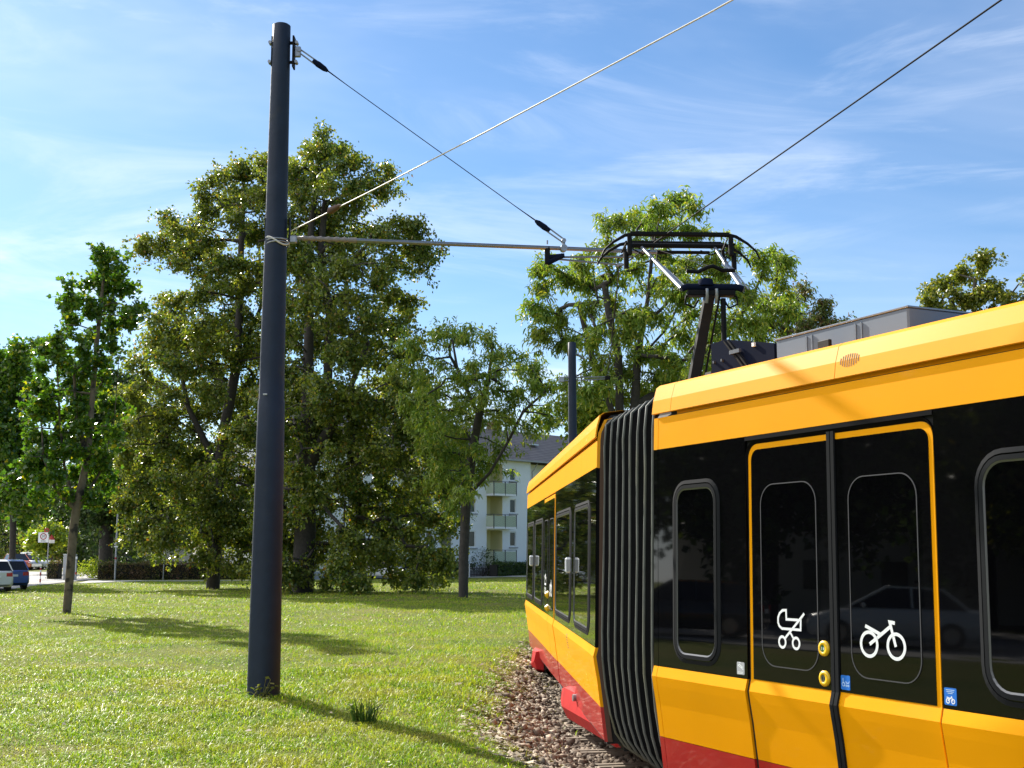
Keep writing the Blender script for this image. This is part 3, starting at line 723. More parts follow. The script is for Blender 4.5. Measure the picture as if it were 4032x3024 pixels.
mb.tube([KN+n2*.13-UP*.1, KN+n2*.13-UP*.62], .028, M['black_metal'], 8); mb.tube([KN+n2*.06-UP*.66, KN+n2*.17-UP*.63], .02, M['black_metal'], 6)
mb.build('knee_joint', pan)
HZ = 5.47
hl = FC(2.78, -.60, HZ-.10); hr = FC(2.78, .70, HZ-.10)
ml, mr_ = FC(2.62, -.40, HZ-.08), FC(2.62, .50, HZ-.08)
for a, b, nm in ((kl, ml, 'upper_arm'), (kr, mr_, 'upper_arm')):
    mb = MB(); p = a*.42+b*.58
    mb.tube([a, p], .027, M['alu'], 12); mb.tube([p, p+(b-a)*.015], .035, M['steel'], 12); mb.tube([p, b], .020, M['alu'], 12)
    mb.tube([a+n2*.06, (a+b)/2+n2*.04], .010, M['steel'], 6)
    mb.tube([p+UP*.02, p+UP*.09, p+UP*.06+n2*.05], .012, M['black_metal'], 6); mb.build(nm, pan)
mb = MB()                                       # head crossbars
mb.tube([FC(2.62, -.52, HZ-.06), FC(2.62, .62, HZ-.06)], .030, M['black_metal'], 8)
mb.tube([FC(2.70, -.2, HZ-.12), FC(2.70, .45, HZ-.12)], .022, M['black_metal'], 8)
mb.tube([ml+UP*.03, mr_-UP*.25+n2*.0], .004, M['steel'], 5)
for x in (-.62, .68):
    mb.box(FC(2.58, x, HZ-.10), (.46, .022, .028), M['black_metal'], ax=[d2, n2, UP], bev=.006)
    mb.box(FC(2.36, x*.94, HZ-.12), (.06, .055, .26), M['black_metal'], ax=[d2, n2, UP], bev=.015); mb.box(FC(2.80, x*.94, HZ-.10), (.05, .04, .16), M['black_metal'], ax=[d2, n2, UP], bev=.015)
    mb.tube([FC(2.40, x, HZ-.2), FC(2.40, x, HZ-.40)], .032, M['black_metal'], 8)
for x0, s_ in ((-.58, 1), (.60, -1)):
    mb.tube([FC(2.38, x0, HZ-.03), FC(2.42, x0+.05*s_, HZ-.16), FC(2.5, x0+.18*s_, HZ-.20), FC(2.6, x0+.28*s_, HZ-.12)], .009, M['black_metal'], 6)
mb.build('head_frame', pan)
for k, lead in ((2.36, 0.0), (2.80, .02)):
    mb = MB()
    prof = [(-.94, -.27), (-.90, -.19), (-.80, -.10), (-.66, -.015), (-.58, 0), (.60, 0), (.68, -.015), (.82, -.10), (.92, -.19), (.965, -.29)]
    pts = [FC(k, x+.02, HZ+z+.01) for x, z in prof]
    mb.tube(pts, [.011, .013, .017, .021, .025, .025, .021, .017, .013, .011], M['black_metal'], 8)
    mb.box(FC(k, .02, HZ+.018), (.06, 1.2, .045), M['black_metal'], ax=[d2, n2, UP], bev=.008)
    mb.build('collector_bow', pan)

# ------------------------------------------------------------------ track
def track_arc():
    # centre line: tangent chain through the bogie centres, bending to the right away from the camera
    J = bc1; ang = math.radians(-9.5); k = 1/33.0
    p = J[:2].copy(); a = ang; fwd = [p.copy()]; ds = .3
    for i in range(160):
        p = p+ds*np.array([math.sin(a), math.cos(a)]); a += k*ds if i < 130 else 0; fwd.append(p.copy())
    p = J[:2].copy(); a = ang; back = []
    for i in range(90):
        p = p-ds*np.array([math.sin(a), math.cos(a)]); a -= k*ds*(1 if i < 34 else 0); back.append(p.copy())
    return back[::-1]+fwd
TR = track_arc()
def offset_line(pts, o):
    out = []
    for i, p in enumerate(pts):
        t = pts[min(i+1, len(pts)-1)]-pts[max(i-1, 0)]; t = t/np.linalg.norm(t); out.append(p+np.array([t[1], -t[0]])*o)
    return out
for s_, nm in ((-.7175, 'rail'), (.7175, 'rail')):
    L = offset_line(TR, s_); mb = MB()
    sec = [(-.0175, 0), (.0175, 0), (.036, -.008), (.036, -.03), (.01, -.045), (.01, -.13), (.07, -.145), (.07, -.155), (-.07, -.155), (-.07, -.145), (-.01, -.13), (-.01, -.045), (-.036, -.03), (-.036, -.008)]
    rings_ = []
    for i, p in enumerate(L):
        t = L[min(i+1, len(L)-1)]-L[max(i-1, 0)]; t = t/np.linalg.norm(t); q = np.array([t[1], -t[0], 0])
        rings_.append([np.array([p[0], p[1], RAIL_Z])+q*a+UP*b for a, b in sec])
    k = len(sec)
    for j in range(k):
        mb.loft([[r[j] for r in rings_], [r[(j+1) % k] for r in rings_]], M['railtop'] if j in (0, 1, 13) else M['railside'], closed=False)
    o = mb.build(nm); tag(o, ('outer' if s_ < 0 else 'inner')+' running rail of the curved tram track under the tram'+(', nearer the lawn' if s_ < 0 else ', away from the lawn'), 'rail')
    recentre(o)
tie0 = None
acc = 0
for i in range(0, len(TR)-1):
    acc += .3
    if acc < .62: continue
    acc = 0
    p = TR[i]; t = TR[i+1]-TR[i]; a = math.atan2(t[1], t[0])
    if p[1] < 6 or p[1] > 34: continue
    if tie0 is None:
        mb = MB(); w = 1.40
        mb.add([(-.11, -w, .0), (.11, -w, .0), (.11, w, .0), (-.11, w, .0), (-.15, -w-.05, -.10), (.15, -w-.05, -.10), (.15, w+.05, -.10), (-.15, w+.05, -.10)],
               [(0, 1, 2, 3), (0, 4, 5, 1), (1, 5, 6, 2), (2, 6, 7, 3), (3, 7, 4, 0)], M['tie'])
        mb.box((0, 0, .004), (.05, 2*w, .012), M['tie'])
        tie0 = mb.build('sleeper'); o = tie0
    else: o = tie0.copy(); col.objects.link(o)
    o.location = (p[0], p[1], RAIL_Z-.088); o.rotation_euler.z = a
    tag(o, 'brown steel sleeper lying in the ballast under the tram', 'sleeper', 'sleepers of the tram track')

# ballast stones
rng = np.random.default_rng(7)
def rand_rot(n):
    q = rng.normal(size=(n, 4)); q /= np.linalg.norm(q, axis=1)[:, None]; w, x, y, z = q.T
    return np.stack([np.stack([1-2*(y*y+z*z), 2*(x*y-z*w), 2*(x*z+y*w)], 1), np.stack([2*(x*y+z*w), 1-2*(x*x+z*z), 2*(y*z-x*w)], 1), np.stack([2*(x*z-y*w), 2*(y*z+x*w), 1-2*(x*x+y*y)], 1)], 1)
def stones():
    n = 38000; y = 7+25*rng.random(n)**1.6; x = np.interp(y, EY, EX)+rng.uniform(-.18, 3.6, n)
    d = edge_d(x, y); keep = rng.random(n) < smooth(.0, .55, d)*.96+.04*(d > -.1); x, y, d = x[keep], y[keep], d[keep]; n = len(x)
    z = ground_z(x, y)+rng.uniform(-.004, .022, n)
    cube = np.array([[i, j, k] for i in (-1, 1) for j in (-1, 1) for k in (-1, 1)], float)*.5
    sc = rng.uniform(.024, .062, n)[:, None, None]*rng.uniform(.6, 1.25, (n, 1, 3))*1.15
    V = (cube[None]+rng.uniform(-.16, .16, (n, 8, 3)))*sc
    V = np.einsum('nij,nkj->nki', rand_rot(n), V)+np.stack([x, y, z], 1)[:, None]
    f = np.array([(0, 1, 3, 2), (4, 6, 7, 5), (0, 4, 5, 1), (2, 3, 7, 6), (0, 2, 6, 4), (1, 5, 7, 3)])
    Fq = (f[None]+(np.arange(n)*8)[:, None, None]).reshape(-1, 4)
    m = leaf_mat('ballast stone', [(0, (.065, .045, .032)), (.3, (.125, .095, .07)), (.6, (.20, .155, .115)), (.85, (.30, .245, .185)), (1, (.46, .40, .31))], trans=0.0, rough=.85, spec=.2)
    o = link('ballast', big_mesh('ballast', V.reshape(-1, 3), [Fq], [m])); tag(o, 'brown and grey ballast stones beside and under the tram', 'ballast', kind='stuff')
stones()
def litter():
    n = 19000; y = 8.5+17*rng.random(n)**1.3; x = np.interp(y, EY, EX)+rng.normal(.30, .25, n)
    extra = 500; xe = rng.normal(.55, .25, extra); ye = rng.normal(12.0, .5, extra); x = np.concatenate([x, xe-.1]); y = np.concatenate([y, ye]); n += extra
    L = rng.uniform(.012, .046, n); big = rng.random(n) < .03; L = np.where(big, L*1.9, L); W = L*rng.uniform(.2, .75, n)
    m_ = 260; yl = np.sqrt(rng.uniform(81, 900, m_)); xl = rng.uniform(-1, .2, m_)*.42*yl; sel = edge_d(xl, yl) < -.3; xl, yl = xl[sel], yl[sel]; m_ = len(xl)
    x = np.concatenate([x, xl]); y = np.concatenate([y, yl]); L = np.concatenate([L, rng.uniform(.02, .04, m_)]); W = np.concatenate([W, rng.uniform(.012, .025, m_)]); n += m_; th = rng.uniform(0, 6.28, n)
    z = ground_z(x, y)+rng.uniform(.004, .03, n); z[n-m_:] += .045
    a = np.stack([np.cos(th), np.sin(th), rng.uniform(-.35, .35, n)], 1); nn = np.stack([rng.normal(0, .35, n), rng.normal(0, .35, n), np.ones(n)], 1); nn /= np.linalg.norm(nn, axis=1)[:, None]
    s = np.cross(a, nn); c = np.stack([x, y, z], 1)
    V = np.stack([c-a*L[:, None], c+s*W[:, None]+nn*(W*.4)[:, None], c+a*L[:, None], c-s*W[:, None]+nn*(W*.4)[:, None]], 1)
    m = leaf_mat('dry leaf litter', [(0, (.13, .095, .062)), (.3, (.29, .225, .155)), (.65, (.46, .37, .26)), (.9, (.66, .57, .42)), (1, (.25, .26, .07))], trans=.12, rough=.7)
    o = link('leaf_litter', big_mesh('leaf_litter', V.reshape(-1, 3), [np.arange(n*4).reshape(-1, 4)], [m])); tag(o, 'dry brown leaves and chips along the edge of the ballast', 'leaf litter', kind='stuff')
litter()

# ------------------------------------------------------------------ grass
def vnoise(x, y, s, seed):
    r = np.random.default_rng(seed); g = r.random((64, 64)); X = x/s; Yv = y/s; xi = np.floor(X).astype(int); yi = np.floor(Yv).astype(int)
    fx = X-xi; fy = Yv-yi; fx = fx*fx*(3-2*fx); fy = fy*fy*(3-2*fy)
    a = g[xi % 64, yi % 64]; b = g[(xi+1) % 64, yi % 64]; c = g[xi % 64, (yi+1) % 64]; d = g[(xi+1) % 64, (yi+1) % 64]
    return (a*(1-fx)+b*fx)*(1-fy)+(c*(1-fx)+d*fx)*fy
def in_lawn(x, y):
    bx = np.interp(y, [-30, 18, 36, 58, 66, 76, 97], [-17, -17, -21, -25.6, -26.4, -28.5, -29.5])
    back = np.interp(x, [-30, -28, -25.2, -15, 0, 14], [78, 80, 86.5, 90.3, 103.8, 110])
    return (x > bx+.1) & (y < back)
def grass():
    zones = [(8.6, 13, 2300, .085, .0068, 0), (13, 19, 1300, .085, .0085, 0), (19, 30, 560, .09, .012, 1), (30, 48, 190, .10, .020, 1), (48, 92, 46, .12, .038, 1)]
    VV = []; F5q = []; F5t = []; F3 = []; base = 0
    for (ya, yb, dens, H, W, simple) in zones:
        area = (yb-ya)*(.47*(ya+yb)+1.5); n = int(area*dens)
        y = np.sqrt(rng.uniform(ya*ya, yb*yb, n)); x = rng.uniform(-1, 1, n)*(.455*y+.6)
        d = edge_d(x, y)
        cl_ = vnoise(x, y, .22, 3)*.6+vnoise(x, y, .07, 5)*.4; dry = vnoise(x, y, 1.9, 9)
        keep = in_lawn(x, y) & (rng.random(n) < 1-smooth(-.16, .28, d)*.985) & (rng.random(n) < .35+cl_*1.1) & (d < 1.2) & (rng.random(n) < 1.25-dry*.55)
        x, y, cl_, d, dry = x[keep], y[keep], cl_[keep], d[keep], dry[keep]; n = len(x); z = ground_z(x, y)-.006
        h = H*(.35+.9*cl_)*rng.uniform(.55, 1.35, n)*(1.18-.5*dry)*(.62+.8*vnoise(x, y, .9, 33)); w = W*rng.uniform(.7, 1.4, n)
        tall = rng.random(n) < .012; h = np.where(tall, h*2.0, h)
        th = rng.uniform(0, 6.283, n); lean = rng.uniform(.3, 1.75, n); dirx, diry = np.cos(th), np.sin(th)
        # wide face turned at random
        ph = th+math.pi/2+rng.normal(0, .5, n); sx, sy = np.cos(ph)*w/2, np.sin(ph)*w/2
        b = np.stack([x, y, z], 1); off = np.stack([dirx, diry, np.zeros(n)], 1)
        tip = b+off*(h*lean)[:, None]; tip[:, 2] += h*(1-.42*lean)
        S = np.stack([sx, sy, np.zeros(n)], 1)
        if simple:
            V = np.stack([b-S, b+S, tip], 1); VV.append(V.reshape(-1, 3)); F3.append(base+np.arange(n*3).reshape(-1, 3)); base += n*3
        else:
            mid = b+off*(h*lean*.38)[:, None]; mid[:, 2] += h*.56
            V = np.stack([b-S*.7, b+S*.7, mid+S, mid-S, tip], 1); VV.append(V.reshape(-1, 3)); i0 = base+np.arange(n)*5
            F5q.append(np.stack([i0, i0+1, i0+2, i0+3], 1)); F5t.append(np.stack([i0+3, i0+2, i0+4], 1)); base += n*5
    # clover and small broad leaves
    n = 16000; y = np.sqrt(rng.uniform(8.8**2, 26**2, n)); x = rng.uniform(-1, 1, n)*(.45*y+.6); k = (edge_d(x, y) < -.05) & in_lawn(x, y) & (vnoise(x, y, .7, 21) > .45); x, y = x[k], y[k]; n = len(x)
    th = rng.uniform(0, 6.28, n); L = rng.uniform(.008, .022, n); c = np.stack([x, y, ground_z(x, y)+rng.uniform(.02, .055, n)], 1)
    a = np.stack([np.cos(th), np.sin(th), rng.uniform(-.3, .5, n)], 1)*L[:, None]; s = np.stack([-np.sin(th), np.cos(th), rng.uniform(-.3, .3, n)], 1)*(L*.6)[:, None]
    VV.append(np.stack([c-a, c+s, c+a, c-s], 1).reshape(-1, 3)); F5q.append(base+np.arange(n*4).reshape(-1, 4)); base += n*4
    m = leaf_mat('lawn grass', [(0, (.06, .15, .010)), (.25, (.16, .29, .012)), (.55, (.285, .39, .018)), (.8, (.41, .44, .035)), (.95, (.44, .41, .10)), (1, (.54, .44, .18))], trans=.42, rough=.45,
                 patch=.72, pscale=.8, patch_col=(.43, .37, .09), tcol=(1.1, 1.3, .35), spec=.15)
    groups = [np.concatenate(F5q), np.concatenate(F5t), np.concatenate(F3)]
    o = link('grass', big_mesh('grass', np.concatenate(VV), groups, [m])); tag(o, 'sunlit yellow-green grass covering the lawn', 'grass', kind='stuff')
grass()
def tuft(name, c, n, H, W, m, spread, label, cat, seed, lean=.45):
    r = np.random.default_rng(seed); th = r.uniform(0, 6.28, n); rad = spread*np.sqrt(r.random(n)); x = c[0]+rad*np.cos(th); y = c[1]+rad*np.sin(th); z = np.full(n, c[2]-.01)
    h = H*r.uniform(.45, 1.0, n); ln = r.uniform(0, lean, n); dr_ = th+r.normal(0, .5, n)
    b = np.stack([x, y, z], 1); off = np.stack([np.cos(dr_), np.sin(dr_), np.zeros(n)], 1); ph = r.uniform(0, 3.14, n); S = np.stack([np.cos(ph), np.sin(ph), np.zeros(n)], 1)*(W/2)
    m1 = b+off*(h*ln*.3)[:, None]; m1[:, 2] += h*.55; t = b+off*(h*ln)[:, None]; t[:, 2] += h*(1-.3*ln)
    V = np.stack([b-S, b+S, m1+S, m1-S, t], 1).reshape(-1, 3); i0 = np.arange(n)*5
    o = link(name, big_mesh(name, V, [np.stack([i0, i0+1, i0+2, i0+3], 1), np.stack([i0+3, i0+2, i0+4], 1)], [m])); tag(o, label, cat); return recentre(o)
gdark = leaf_mat('dark grass tuft', [(0, (.03, .075, .015)), (.6, (.05, .12, .02)), (1, (.09, .16, .03))], trans=.35, rough=.4)
tuft('grass_tuft', (-1.49, 12.72, 0), 120, .34, .009, gdark, .11, 'dark green tuft of tall grass standing in the shadow of the mast', 'grass tuft', 2, 1.1)
weedm = leaf_mat('weed leaf', [(0, (.10, .15, .03)), (.6, (.22, .22, .07)), (1, (.45, .42, .30))], trans=.3)
mb = MB(); wr = random.Random(5)
for k in range(16):
    a = wr.uniform(-2.4, -.2); rr_ = wr.uniform(.2, .34); c = np.array([-2.93, 14.80, .0]); h = wr.uniform(.12, .28); t = np.array([math.cos(a)*wr.uniform(.5, 1.5), math.sin(a)*.8, h*5]); t = t/np.linalg.norm(t)*h
    L = wr.uniform(.05, .10); dd = np.array([wr.uniform(-1, 1), wr.uniform(-1, 0), wr.uniform(-.2, .8)]); dd /= np.linalg.norm(dd); ss = np.cross(dd, [.2, .4, .9]); ss /= np.linalg.norm(ss)
    mb.tube([c, c+t], .004, weedm, 4); p = c+t; mb.add([p, p+dd*L*.5+ss*L*.35, p+dd*L, p+dd*L*.5-ss*L*.35], [(0, 1, 2, 3)], weedm)
o = recentre(mb.build('weed')); tag(o, 'small broad-leaved weed growing at the foot of the mast', 'weed')

# ------------------------------------------------------------------ catenary
def mast(base, H, r0, r1, joint=None, label='', small=False):
    e = empty('overhead_line_mast', base, label, 'mast'); b = np.array(base, float)
    mb = MB(); zs = [0, joint, joint+.03, H] if joint else [0, H]
    rs = [r0, np.interp(joint/H, [0, 1], [r0, r1])*1.01, np.interp(joint/H, [0, 1], [r0, r1])*.955, r1] if joint else [r0, r1]
    pts = []; rad = []
    for a, b2, ra, rb in zip(zs[:-1], zs[1:], rs[:-1], rs[1:]):
        k = max(1, int((b2-a)/.4))
        for q in range(k): pts.append(b+UP*(a+(b2-a)*q/k)); rad.append(ra+(rb-ra)*q/k)
    pts.append(b+UP*H); rad.append(r1); pts[0] = b-UP*.1
    pts += [b+UP*(H+.012)]; rad += [r1-.015]
    mb.tube(pts, rad, M['mast'], 40); mb.build('mast_tube', e)
    return e
PB = np.array([-2.963, 15.05, 0]); PX = lambda z: PB+np.array([.03*z/8, 0, z])
m1_ = mast(PB, 8.42, .197, .114, joint=3.55, label='tall dark blue-grey overhead line mast standing alone in the lawn')
# top bracket plates and lower clamp
mb = MB()
for z in (7.93, 8.19):
    mb.box(PX(z)+np.array([0, 0, 0]), (.34, .05, .03), M['black_metal'], bev=.005)
    for s_ in (-1, 1): mb.tube([PX(z)+np.array([s_*.17, -.04, 0]), PX(z)+np.array([s_*.17, .04, 0])], .022, M['steel'], 8)
mb.box(PX(8.06)+np.array([.135, 0, 0]), (.022, .13, .42), M['black_metal'], bev=.004); mb.box(PX(8.06)+np.array([-.135, 0, 0]), (.022, .13, .40), M['black_metal'], bev=.004)
mb.box(PX(8.07)+np.array([.185, 0, 0]), (.08, .05, .14), M['steel'], bev=.01)
mb.build('stay_bracket', m1_)
mb = MB(); mb.box(PX(3.62)+np.array([-.06, -.168, 0]), (.05, .008, .02), M['greyst'], bev=.002); mb.build('label_plate', m1_)
mb = MB()
rc = float(np.interp(5.6/8.12, [0, 1], [.197, .114]))+.006
for z, ph in ((5.565, .02), (5.60, -.02), (5.52, .03)):
    mb.tube([PX(z)+np.array([rc*math.cos(a), rc*math.sin(a), ph*math.cos(a+1)]) for a in np.linspace(0, 2*math.pi, 33)], .010, M['steel'], 6, caps=False)
for s_ in (-1, 1): mb.box(PX(5.72)+np.array([s_*(rc+.004), 0, 0]), (.014, .10, .30), M['black_metal'], bev=.003)
mb.box(PX(5.60)+np.array([rc+.05, 0, 0]), (.10, .06, .10), M['steel'], bev=.015)
mb.tube([PX(5.56)+np.array([rc*math.cos(a), rc*math.sin(a), .05*math.sin(2*a)]) for a in np.linspace(-2.6, .3, 14)], .013, M['cable'], 6)
mb.build('arm_clamp', m1_)
# cantilever arm
AE = at(2592, 993, 15.7); AS = PX(5.62)+np.array([rc+.06, 0, 0])
ca = empty('cantilever_arm', AS, 'horizontal grey tube arm reaching from the tall mast out over the track', 'arm')
adir = (AE-AS)/np.linalg.norm(AE-AS); aup = UP-adir*float(UP@adir); aside = np.cross(adir, aup)
mb = MB(); mb.tube([AS+adir*.72, AE], .027, M['alu'], 16); mb.tube([AE-adir*.02, AE+adir*.03], .032, M['black_metal'], 16); mb.build('arm_tube', ca)
mb = MB(); ps = [AS, AS+adir*.1]; rs = [.024, .024]
for k in range(6): ps += [AS+adir*(.10+k*.10), AS+adir*(.13+k*.10), AS+adir*(.16+k*.10)]; rs += [.026, .037, .026]
ps += [AS+adir*.72, AS+adir*.78]; rs += [.032, .034]
mb.tube(ps, rs, M['insul'], 14); mb.build('insulator', ca)
T = lambda px: AS+adir*(np.dot(at(px, 960, 15.6)-AS, adir))
pS = T(2150); pT = T(2215); pW = at(2438, 1052, 15.95)
mb = MB()
mb.box(pS-UP*.10, (.07, .05, .24), M['black_metal'], bev=.01); mb.tube([pS-UP*.0-aside*.0+UP*.05, pS+UP*.10], .012, M['steel'], 6)
mb.tube([pS-UP*.20, pS+np.array([.20, 0, -.10])], .035, M['roofdark'], 8); mb.tube([pS+np.array([.02, 0, -.12]), pS+np.array([.22, 0, -.10])], .03, M['roofdark'], 8)
mb.build('steady_arm_bracket', ca)
mb = MB(); s1 = pS+np.array([.16, .05, -.11]); mb.tube([s1, at(2490, 1012, 15.9)], .014, M['alu'], 8); mb.tube([s1-UP*.03, pW+UP*.035-np.array([.02, 0, 0])], .013, M['alu'], 8)
mb.box(pW+UP*.03, (.09, .05, .05), M['steel'], bev=.012); mb.build('steady_arm', ca)
# stay wire with clevises at both ends
e = empty('stay_wire', PX(8.07), 'thin stay cable slanting from the top of the tall mast down to the arm', 'cable')
q0 = PX(8.09)+np.array([.20, 0, 0]); q3 = pT+UP*.10; dd = (q3-q0)/np.linalg.norm(q3-q0)
mb = MB(); mb.tube([q0+dd*.45, q0+dd*.6, q3-dd*.6, q3-dd*.45], [.006, .0055, .0055, .006], M['wire'], 6)
mb.tube([q0+dd*.42+UP*.012, q0+dd*.8], .004, M['wire'], 5); mb.tube([q3-dd*.42+UP*.012, q3-dd*.85], .004, M['wire'], 5); mb.build('wire', e)
for q, s_ in ((q0, 1), (q3, -1)):
    mb = MB(); sid = np.cross(dd, UP); sid /= np.linalg.norm(sid); vv = np.cross(sid, dd)
    for w in (-1, 1): mb.tube([q+vv*.022*w, q+dd*s_*.26+vv*.026*w], .010, M['steel'], 6)
    mb.tube([q+dd*s_*.22, q+dd*s_*.30, q+dd*s_*.40, q+dd*s_*.45], [.028, .042, .036, .018], M['roofdark'], 8); mb.tube([q-sid*.04, q+sid*.04], .03, M['steel'], 8)
    if s_ < 0: mb.tube([q, pT-UP*.0], .022, M['steel'], 8); mb.tube([pT+aside*.05/np.linalg.norm(aside), pT-aside*.05/np.linalg.norm(aside)], .045, M['steel'], 10)
    mb.build('clevis', e)
# contact wire, span cable
wA = pW; wB = at(3942, 0, 8.25); wdir = (wB-wA); far2 = at(2392, 1482, 31.5)
mb = MB(); mb.tube([far2+(far2-wA)*.2+np.array([3, 0, 0]), far2, wA, wA+wdir*.5, wB, wA+wdir*1.8, wA+wdir*3], .0072, M['wire'], 6)
o = recentre(mb.build('contact_wire')); tag(o, 'dark contact wire rising from above the pantograph to the upper right edge', 'overhead wire')
mb = MB(); mb.tube([wA-UP*.01, far2+UP*.02+np.array([.03, 0, 0])], .006, M['wire'], 6)
o = recentre(mb.build('feeder_wire')); tag(o, 'thin wire running from the end of the steady arm down to the small distant mast', 'overhead wire')
sA = PX(5.70)+np.array([rc, 0, 0]); sB = at(2796, 0, 8.56); sd2 = sB-sA
e = empty('span_cable', sA, 'pale taut cable running from the tall mast up across the sky to the top edge', 'cable')
mb = MB(); mb.tube([sA+sd2*t-UP*(.05*4*t*(1-t/1.9)) if 0 < t < 1.9 else sA+sd2*t for t in (0, .3, .6, 1.0, 1.9)], .0068, M['cable'], 6); mb.build('cable_strand', e)
mb = MB(); qa = sA+sd2*.17-UP*.02; qd = sd2/np.linalg.norm(sd2); mb.tube([qa-qd*.18, qa-qd*.1, qa+qd*.1, qa+qd*.18], [.012, .045, .03, .01], M['brownroof'], 8); mb.build('egg_insulator', e)
# distant mast
m2_ = mast(gpt(2258, 32, -.1), 7.35, .125, .105, label='short dark mast far behind the tram roof'); 
mb = MB(); mp_ = at(2245, 1490, 32); mb.tube([at(2210, 1487, 32), at(2388, 1484, 32)], .018, M['alu'], 6); mb.tube([at(2210, 1500, 32), at(2388, 1492, 32)], .018, M['alu'], 6)
mb.box(at(2212, 1494, 32), (.14, .08, .14), M['steel'], bev=.01); mb.box(at(2392, 1488, 32), (.14, .08, .10), M['black_metal'], bev=.01); mb.build('steady_arm', m2_)
mb = MB(); mb.tube([at(2272, 1395, 32), at(2300, 1412, 32.3)], .03, M['steel'], 6); mb.build('bracket', m2_)

# ------------------------------------------------------------------ trees
def ellipsoid_pts(r, n, c, rad, inner=.35):
    d = r.normal(size=(n, 3)); d /= np.linalg.norm(d, axis=1)[:, None]; q = inner+(1-inner)*r.random(n)**.6
    return np.array(c)[None]+d*q[:, None]*np.array(rad)[None]
def ray_pts(r, n, c, rad, inner=.2, k=6, droop=.10):
    """points strung along branchlets that radiate from near the blob's centre and poke out of it unevenly"""
    m = max(2, int(math.ceil(n/k))); d = r.normal(size=(m, 3)); d[:, 2] += .25; d /= np.linalg.norm(d, axis=1)[:, None]; reach = r.uniform(.62, 1.28, m)
    t = np.linspace(inner, 1, k)[None]*reach[:, None]; side = r.normal(size=(m, 3))*.22
    P = d[:, None]*t[..., None]+side[:, None]*(t**2)[..., None]; P[..., 2] -= droop*t**3; P = P+r.normal(size=P.shape)*.075
    return np.array(c)[None]+P.reshape(-1, 3)[:n]*np.array(rad)[None]
def grow(r, trunk, att, bend=.10, seg=.55, zpen=.9, lenpen=.12, rtip=.006, expo=.5):
    """connects the attraction points to the stem; returns nodes, parents and radii"""
    nodes = []; par = []; plen = []
    for ti, line in enumerate(trunk):
        prev = -1
        for k, p in enumerate(line):
            p = np.array(p, float)
            if k == 0 and ti > 0:
                dd = np.linalg.norm(np.array(nodes)-p, axis=1); prev = int(dd.argmin())
                if dd[prev] < .02: continue
            nodes.append(p); par.append(prev); plen.append(0 if prev < 0 else plen[prev]+np.linalg.norm(p-nodes[prev])*.3); prev = len(nodes)-1
    nn = np.zeros((len(nodes)+len(att)*12+10, 3)); nn[:len(nodes)] = nodes; pl = np.zeros(len(nn)); pl[:len(nodes)] = plen; cnt = len(nodes)
    c0 = np.array(trunk[0][-1]); lowz = trunk[0][0][2]; att = att[np.argsort(np.linalg.norm(att-c0, axis=1))]
    first = max(1, int(len(trunk[0])*.45)); tips = []
    for a in att:
        v = a[None]-nn[:cnt]; d = np.linalg.norm(v, axis=1); cost = d+zpen*np.maximum(0, -v[:, 2])+lenpen*pl[:cnt]; cost[:first] += 50
        j = int(cost.argmin()); p0 = nn[j]; L = d[j]; k = max(2, int(L/seg)); prev = j
        side = r.normal(size=3)*bend*L; side[2] = abs(side[2])*.6
        for q in range(1, k+1):
            t = q/k; p = p0*(1-t)+a*t+side*math.sin(math.pi*t)*.6+r.normal(size=3)*.015*L*(0 if q == k else 1)
            if cnt >= len(nn): nn = np.concatenate([nn, np.zeros((500, 3))]); pl = np.concatenate([pl, np.zeros(500)])
            nn[cnt] = p; pl[cnt] = pl[prev]+L/k; par.append(prev); prev = cnt; cnt += 1
        tips.append(prev)
    nn = nn[:cnt]; par = np.array(par); w = np.zeros(cnt); w[tips] = 1
    for i in range(cnt-1, -1, -1):
        if par[i] >= 0: w[par[i]] += w[i]
    return nn, par, rtip*np.maximum(w, 1)**expo, tips
def tubes(nn, par, rad, rmin=0.0):
    i = np.where((par >= 0) & (rad >= rmin))[0]; p1 = nn[i]; p0 = nn[par[i]]; r1 = rad[i]; r0 = np.minimum(rad[par[i]], r1*1.6)
    t = p1-p0; L = np.linalg.norm(t, axis=1); ok = L > 1e-5; i = i[ok]; p0, p1, r0, r1, t, L = p0[ok], p1[ok], r0[ok], r1[ok], t[ok], L[ok]; t /= L[:, None]
    up = np.where(np.abs(t[:, 2:3]) < .9, np.array([[0, 0, 1.]]), np.array([[1., 0, 0]])); a = np.cross(t, up); a /= np.linalg.norm(a, axis=1)[:, None]; b = np.cross(t, a)
    Vs = []; Fs = []; base = 0
    for k, sel in ((10, r1 > .05), (5, (r1 <= .05) & (r1 > .012)), (3, r1 <= .012)):
        m = int(sel.sum())
        if not m: continue
        w = np.arange(k)*2*math.pi/k; cs = np.cos(w)[None, :, None]; sn = np.sin(w)[None, :, None]
        o = a[sel][:, None]*cs+b[sel][:, None]*sn
        ra = (p0[sel]-t[sel]*(r0[sel]*.3)[:, None])[:, None]+o*r0[sel][:, None, None]; rb = p1[sel][:, None]+o*r1[sel][:, None, None]
        V = np.concatenate([ra, rb], 1); Vs.append(V.reshape(-1, 3)); j = np.arange(k); f = np.stack([j, (j+1) % k, (j+1) % k+k, j+k], 1)
        Fs.append((f[None]+(base+np.arange(m)*2*k)[:, None, None]).reshape(-1, 4)); base += m*2*k
    return np.concatenate(Vs), np.concatenate(Fs)
def unit(v): return v/(np.linalg.norm(v, axis=1)[:, None]+1e-9)
